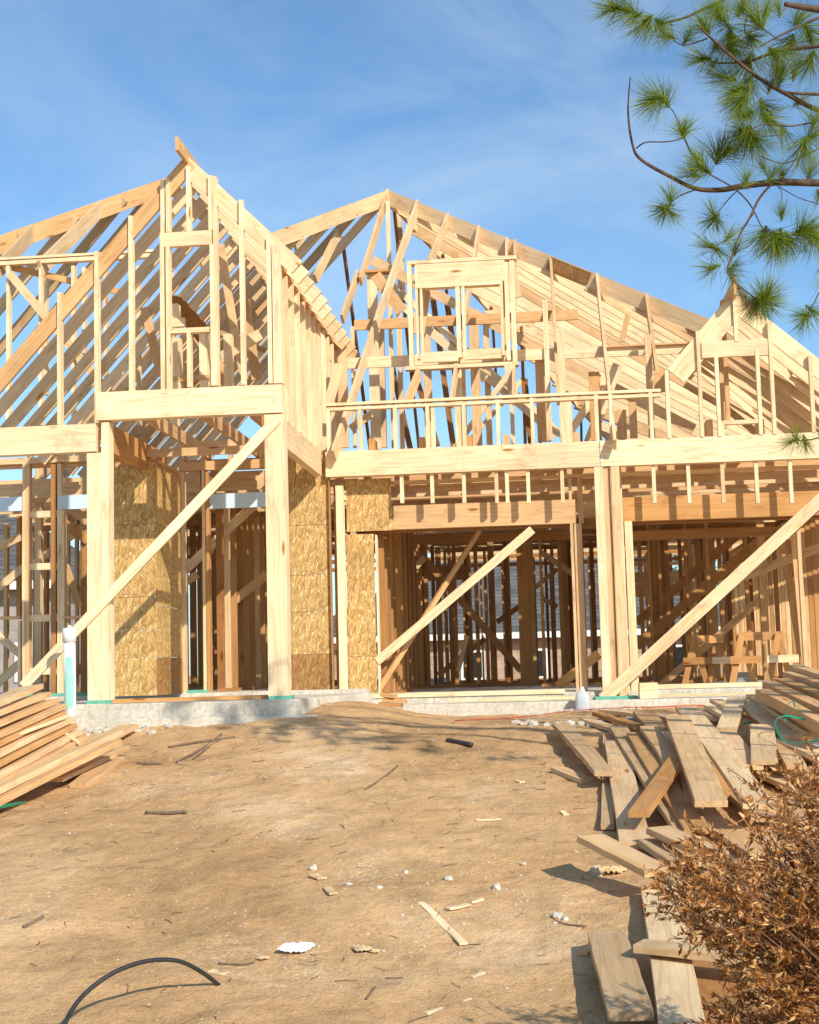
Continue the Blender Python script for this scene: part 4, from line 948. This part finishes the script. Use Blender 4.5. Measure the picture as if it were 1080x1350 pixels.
branch([(660,860),(600,930),(540,970),(490,1000)],9,9,.003,.002); branch([(920,600),(850,635),(770,660),(680,630)],9,9,.005,.003); branch([(920,490),(800,510),(700,500),(640,530)],9,8.9,.006,.004)
branch([(740,740),(770,780),(760,850),(770,880)],9,9,.003,.002); branch([(760,755),(840,800),(940,830)],9,9,.003,.003); branch([(1000,1110),(930,1170),(900,1225),(870,1275)],9,9,.005,.003)
branch([(630,60),(620,120),(640,200)],8.9,8.9,.005,.003); branch([(640,60),(700,120),(790,170),(920,160)],8.9,9,.004,.003)
TT=[ # crop x,y,  direction px (dx,dy), big?
(160,45,-1,-.3,1),(100,35,-1,.1,1),(270,90,.2,.4,1),(230,80,-.5,.5,1),(190,60,-.6,.5,0),(325,150,-.6,-.3,0),(380,165,.3,-.5,0),(465,120,-.6,-.8,1),(520,60,-.3,-1,1),(560,130,.1,.6,1),(600,50,.5,-.8,1),(540,90,-.4,-.6,1),(640,150,.4,.6,1),(500,180,.3,.4,0),
(460,238,-1,.1,1),(500,250,-.5,.5,0),(560,170,.2,.8,1),(700,60,.4,-.8,0),(760,50,-.1,-1,0),(810,160,-.1,.6,1),(830,90,.5,-.5,1),(870,120,.4,.7,1),(890,230,-.2,.6,1),(680,100,-.3,-.6,1),(730,210,.3,.5,1),
(640,240,-.2,.8,1),(560,320,-1,-.1,1),(600,360,-.8,.5,1),(640,330,-.2,1,1),(690,420,.3,1,1),(640,460,-.6,.5,1),(720,360,.3,-.8,0),(610,400,-.6,.9,1),(700,470,.5,.4,1),(760,330,.1,-.6,0),(820,300,.2,-1,0),(830,420,.4,-.3,0),(770,290,-.5,-.4,0),
(300,415,-.5,-.8,1),(270,400,-.9,.2,1),(370,540,.4,-1,0),(372,545,-.2,-1,0),(640,535,0,1,1),(640,540,-.9,-.6,0),(650,550,.7,.8,1),(620,530,-.6,.7,1),(880,560,.3,-.2,1),(860,580,-.1,.8,1),(770,520,.1,.9,0),(900,500,.2,-.8,0),
(460,690,-.9,-.4,1),(510,640,.2,-1,1),(420,710,-.9,-.1,0),(540,620,.7,-.5,1),(440,650,-.6,-.8,0),(620,740,.2,-.8,0),(700,690,-.3,-.8,0),(770,720,.2,-1,0),(880,710,.2,-1,0),(720,720,.6,-.8,0),
(310,835,-.7,.2,0),(300,850,-.5,.9,0),(320,810,.0,-1,0),(310,850,.7,.6,0),(500,880,-.8,.6,0),(495,870,-.4,-1,0),(500,878,.3,.8,0),(490,1000,-.7,-.3,0),(495,1000,.4,.5,0),(500,1080,-.6,.2,0),(560,1090,.6,-.5,0),(560,1100,.4,.6,0),(580,1020,.2,-.8,0),(545,970,.4,-.4,0),
(700,940,-.3,1,1),(740,960,.2,1,1),(790,960,.5,.9,1),(840,940,.9,-.3,1),(860,930,.9,.6,1),(760,950,-.1,.8,1),(900,960,.6,.3,1),(770,875,.1,-1,0),(920,780,.4,.8,0),
(690,1215,.9,-.2,1),(690,1215,.3,.9,1),(670,1210,-.4,.8,1),(700,1210,.5,-1,1),(870,1280,-.5,.7,0),(875,1275,-.8,-.2,0),(885,1250,.5,.5,0),(930,1110,.3,.6,0)]
for x,y,dx,dy,big in TT[:100]:
    px,py=cpx(x,y); k=random.uniform(8.85,9.3); d=(rt*dx-up*dy+fw*random.uniform(-.5,.5)).normalized()
    tuft(Pd(px,py,k),d,TM if big else TS,random.uniform(.8,1.0) if big else random.uniform(.7,.95))
for x,y in ((595,1165),(620,1200),(660,1225)):
    px,py=cpx(x,y); o=bpy.data.objects.new('dry_needle_tuft',TD[0]); C.objects.link(o); o.parent=pine; o.location=Pd(px,py,8.95)-tbase; o.rotation_mode='QUATERNION'; o.rotation_quaternion=(-Z_+X_*random.uniform(-.2,.3)).to_track_quat('Z','Y'); o.scale=(.8,)*3
# lower sprig hanging in front of the garage beam, on its own limb
S=limb(1.5,[(1150,1740),(1010,1745),(900,1775),(820,1782)],9.3,9.3,.008,.003)
extra=[(820,1782,-.7,.3),(830,1780,-.2,-1),(860,1775,.2,.8),(930,1765,.2,-.8),(1010,1745,.3,.7)]
vs=[];fs=[]
for x,y,dx,dy in extra:
    px,py=cpx(x,y); d=(rt*dx-up*dy+fw*.2).normalized(); tuft(Pd(px,py,9.3),d,TS,.7)
# rest of the crown around the trunk, off to the right: one mass
me=TM[0]; mv=[v.co.copy() for v in me.vertices]; mf=[tuple(p.vertices) for p in me.polygons]; vs=[];fs=[];tn=[]
ta=[tuple(a.vector) for a in me.attributes['tn'].data]
for i in range(60):
    a=random.uniform(0,6.28); r=random.uniform(.3,1.7); z=random.uniform(2.4,6.4); r*=(1-.12*(z-2)); p=V((math.cos(a)*r,math.sin(a)*r,z))
    q=V((math.cos(a),math.sin(a),random.uniform(-.2,.6))).to_track_quat('Z','Y'); k=len(vs); vs+=[q@v+p for v in mv]; fs+=[tuple(j+k for j in f) for f in mf]; tn+=ta
o=link('crown',vs,fs,NEED,pine,tbase,tn=tn)
# ------------------------------------------------------------------ neighbours
def nhouse(label,x0,x1,y0,zb,ze,zr,depth,wallmat,wins,over=.5):
    t=thing('neighbour_house',label,'house',V(((x0+x1)/2,y0,zb)))
    box('wall',x0,x1,y0,y0+depth,zb,ze,wallmat,t)
    ym=y0+depth/2; ex=x0-over; fx=x1+over; ey=y0-over; fy=y0+depth+over; ov=.05; rr=min(depth/2,(x1-x0)/2)*.9
    o=V((ex,ey,ze)); vs=[V((ex,ey,ze+ov)),V((fx,ey,ze+ov)),V((fx,fy,ze+ov)),V((ex,fy,ze+ov)),V((ex+rr,ym,zr)),V((fx-rr,ym,zr)),V((ex,ey,ze)),V((fx,ey,ze)),V((fx,fy,ze)),V((ex,fy,ze))]
    fs=[(0,1,5,4),(1,2,5),(2,3,4,5),(3,0,4),(6,7,1,0),(7,8,2,1),(8,9,3,2),(9,6,0,3),(9,8,7,6)]
    link('roof',[v-o for v in vs],fs,SHING,t,o)
    box('gutter',ex,fx,ey-.12,ey-.01,ze-.16,ze+.09,GREYTRIM,t)
    for a,b,c,d in wins:
        w=box('window',a,b,y0-.06,y0+.02,c,d,GREYTRIM,t)
        m=box('pane',a+.12,b-.12,y0-.075,y0-.061,c+.12,d-.12,GLASSD,t); m.parent=w; m.location=m.location+t.location-(w.location+t.location)
    return t
YN=44.
a=PY(607,857,YN); b=PY(640,897,YN); ev=PY(640,838,YN).z
nhouse('grey-roofed brick house seen through the garage framing',PY(400,850,YN).x,PY(1035,850,YN).x,YN,-1.15,ev,ev+4.6,16,BRK,[(a.x,b.x,b.z,a.z),(PY(700,857,YN).x,PY(722,857,YN).x,b.z,a.z),(PY(880,857,YN).x,PY(930,857,YN).x,b.z-.4,a.z)])
YR=22.
e=PY(1050,812,YR).z
nhouse('grey-shingled house just visible at the right edge behind the fence',PY(1043,812,YR).x,PY(1043,812,YR).x+12,YR,-.9,e,e+4.6,11,mat_noise('pale_siding',(.5,.48,.44),(.6,.58,.54),3),[(PY(1065,830,YR).x,PY(1085,830,YR).x,e-1.6,e-.3)])
YQ=26.
nhouse('grey brick house glimpsed at the left edge through the studs',PY(-300,850,YQ).x,PY(62,850,YQ).x,YQ,-.9,PY(10,772,YQ).z,PY(10,772,YQ).z+3.2,10,BRKG,[(PY(20,850,YQ).x,PY(38,850,YQ).x,.2,1.4)])
# wooden fence at the right
ft=thing('board_fence','brown board fence behind the garage at the right','fence',V((6,17,-.8)))
x=5.2
while x<13:
    box('picket',x,x+.138,17,17.02,-.9,.95+random.uniform(-.02,.02),FENCE,ft); x+=.15
box('fence_rail',5.2,13,17.021,17.06,.5,.6,FENCE,ft)
# trees behind
def tree(label,x,y,h,r,n,seed,group='trees beyond the houses'):
    random.seed(seed); zb=-1.1; t=thing('leafy_tree',label,'tree',V((x,y,zb)),group); P=[V((0,0,-.2)),V((.1,0,h*.3)),V((-.1,.1,h*.6)),V((0,0,h*.9))]
    S=smooth_path(P,4); vs,fs=tubev(S,[.28-.22*i/(len(S)-1) for i in range(len(S))],8); 
    cl=[]
    for i in range(n):
        c=V((random.gauss(0,r*.42),random.gauss(0,r*.42),h*.62+random.gauss(0,h*.17)))
        k=len(vs); a_,b_=tubev([V((0,0,h*.35+.2*c.z*.5)),c],[.05,.015],4); vs+=a_; fs+=[tuple(q+k for q in f) for f in b_]
        cr=random.uniform(.35,.9)
        for j in range(90):
            p=c+V((random.gauss(0,cr*.5),random.gauss(0,cr*.5),random.gauss(0,cr*.4)))
            cl.append((p,V((random.gauss(0,1),random.gauss(0,1),random.gauss(0,1))),random.uniform(.12,.22),random.uniform(.07,.13),random.random()))
    loc=V((x,y,zb)); link('trunk',vs,fs,BARK,t,loc); v2,f2,tn=leafbatch(cl); link('crown',v2,f2,LEAF,t,loc,tn=tn)
q=PY(850,735,64); tree('green tree rising behind the brick house roof',q.x,64,8.2,3.6,70,21)
q=PY(905,760,70); tree('smaller green tree to the right behind the brick roof',q.x,70,7.2,3.0,50,22)
q=PY(560,700,80); tree('distant green tree left of the garage posts',q.x,82,7.5,3.2,50,23)
random.seed(5)
# ------------------------------------------------------------------ sky, sun, camera
W=bpy.data.worlds.new('World'); bpy.context.scene.world=W; W.use_nodes=True; t=W.node_tree; t.nodes.clear()
sund=V((1,-1.3,1.02)).normalized()     # towards the sun
el=math.asin(sund.z); az=math.atan2(sund.x,sund.y)
sky=N(t,'ShaderNodeTexSky',sky_type='NISHITA'); sky.sun_disc=False; sky.sun_elevation=el; sky.sun_rotation=az; sky.air_density=1.0; sky.dust_density=.6; sky.ozone_density=2.2; sky.altitude=50
bg=N(t,'ShaderNodeBackground'); bg.inputs[1].default_value=.098; out=N(t,'ShaderNodeOutputWorld')
tc=N(t,'ShaderNodeTexCoord'); mp=N(t,'ShaderNodeMapping'); mp.inputs['Rotation'].default_value=(0,.5,.3); mp.inputs['Scale'].default_value=(1.6,1.3,3.6); t.links.new(tc.outputs['Generated'],mp.inputs[0])
n1=noi(t,mp.outputs[0],1.7,7,.6,.6); cr=ramp(t,n1,[(.45,0),(.82,.55)])
tint=mixc(t,1.0,sky.outputs[0],(1.28,1.62,1.80),'MULTIPLY')
c=mixc(t,cr.outputs[0],tint,(7.6,9.2,10.6))
t.links.new(c,bg.inputs[0]); t.links.new(bg.outputs[0],out.inputs[0])
sl=bpy.data.lights.new('sun','SUN'); sl.energy=5.0; sl.angle=math.radians(.53); sl.color=(1,.93,.80); so=bpy.data.objects.new('sun',sl); C.objects.link(so); so.rotation_mode='QUATERNION'; so.rotation_quaternion=sund.to_track_quat('Z','Y'); so.location=(20,-26,20)
cam=bpy.data.cameras.new('camera'); cam.sensor_fit='HORIZONTAL'; cam.sensor_width=36; cam.lens=36*F/1080; cam.clip_end=3000; cam.clip_start=.1
co=bpy.data.objects.new('camera',cam); C.objects.link(co); M=Matrix((rt,up,-fw)).transposed().to_4x4(); M.translation=CP; co.matrix_world=M
sc=bpy.context.scene; sc.camera=co; sc.view_settings.view_transform='Standard'; sc.view_settings.look='None'; sc.view_settings.exposure=0
sc.render.resolution_x=819; sc.render.resolution_y=1024
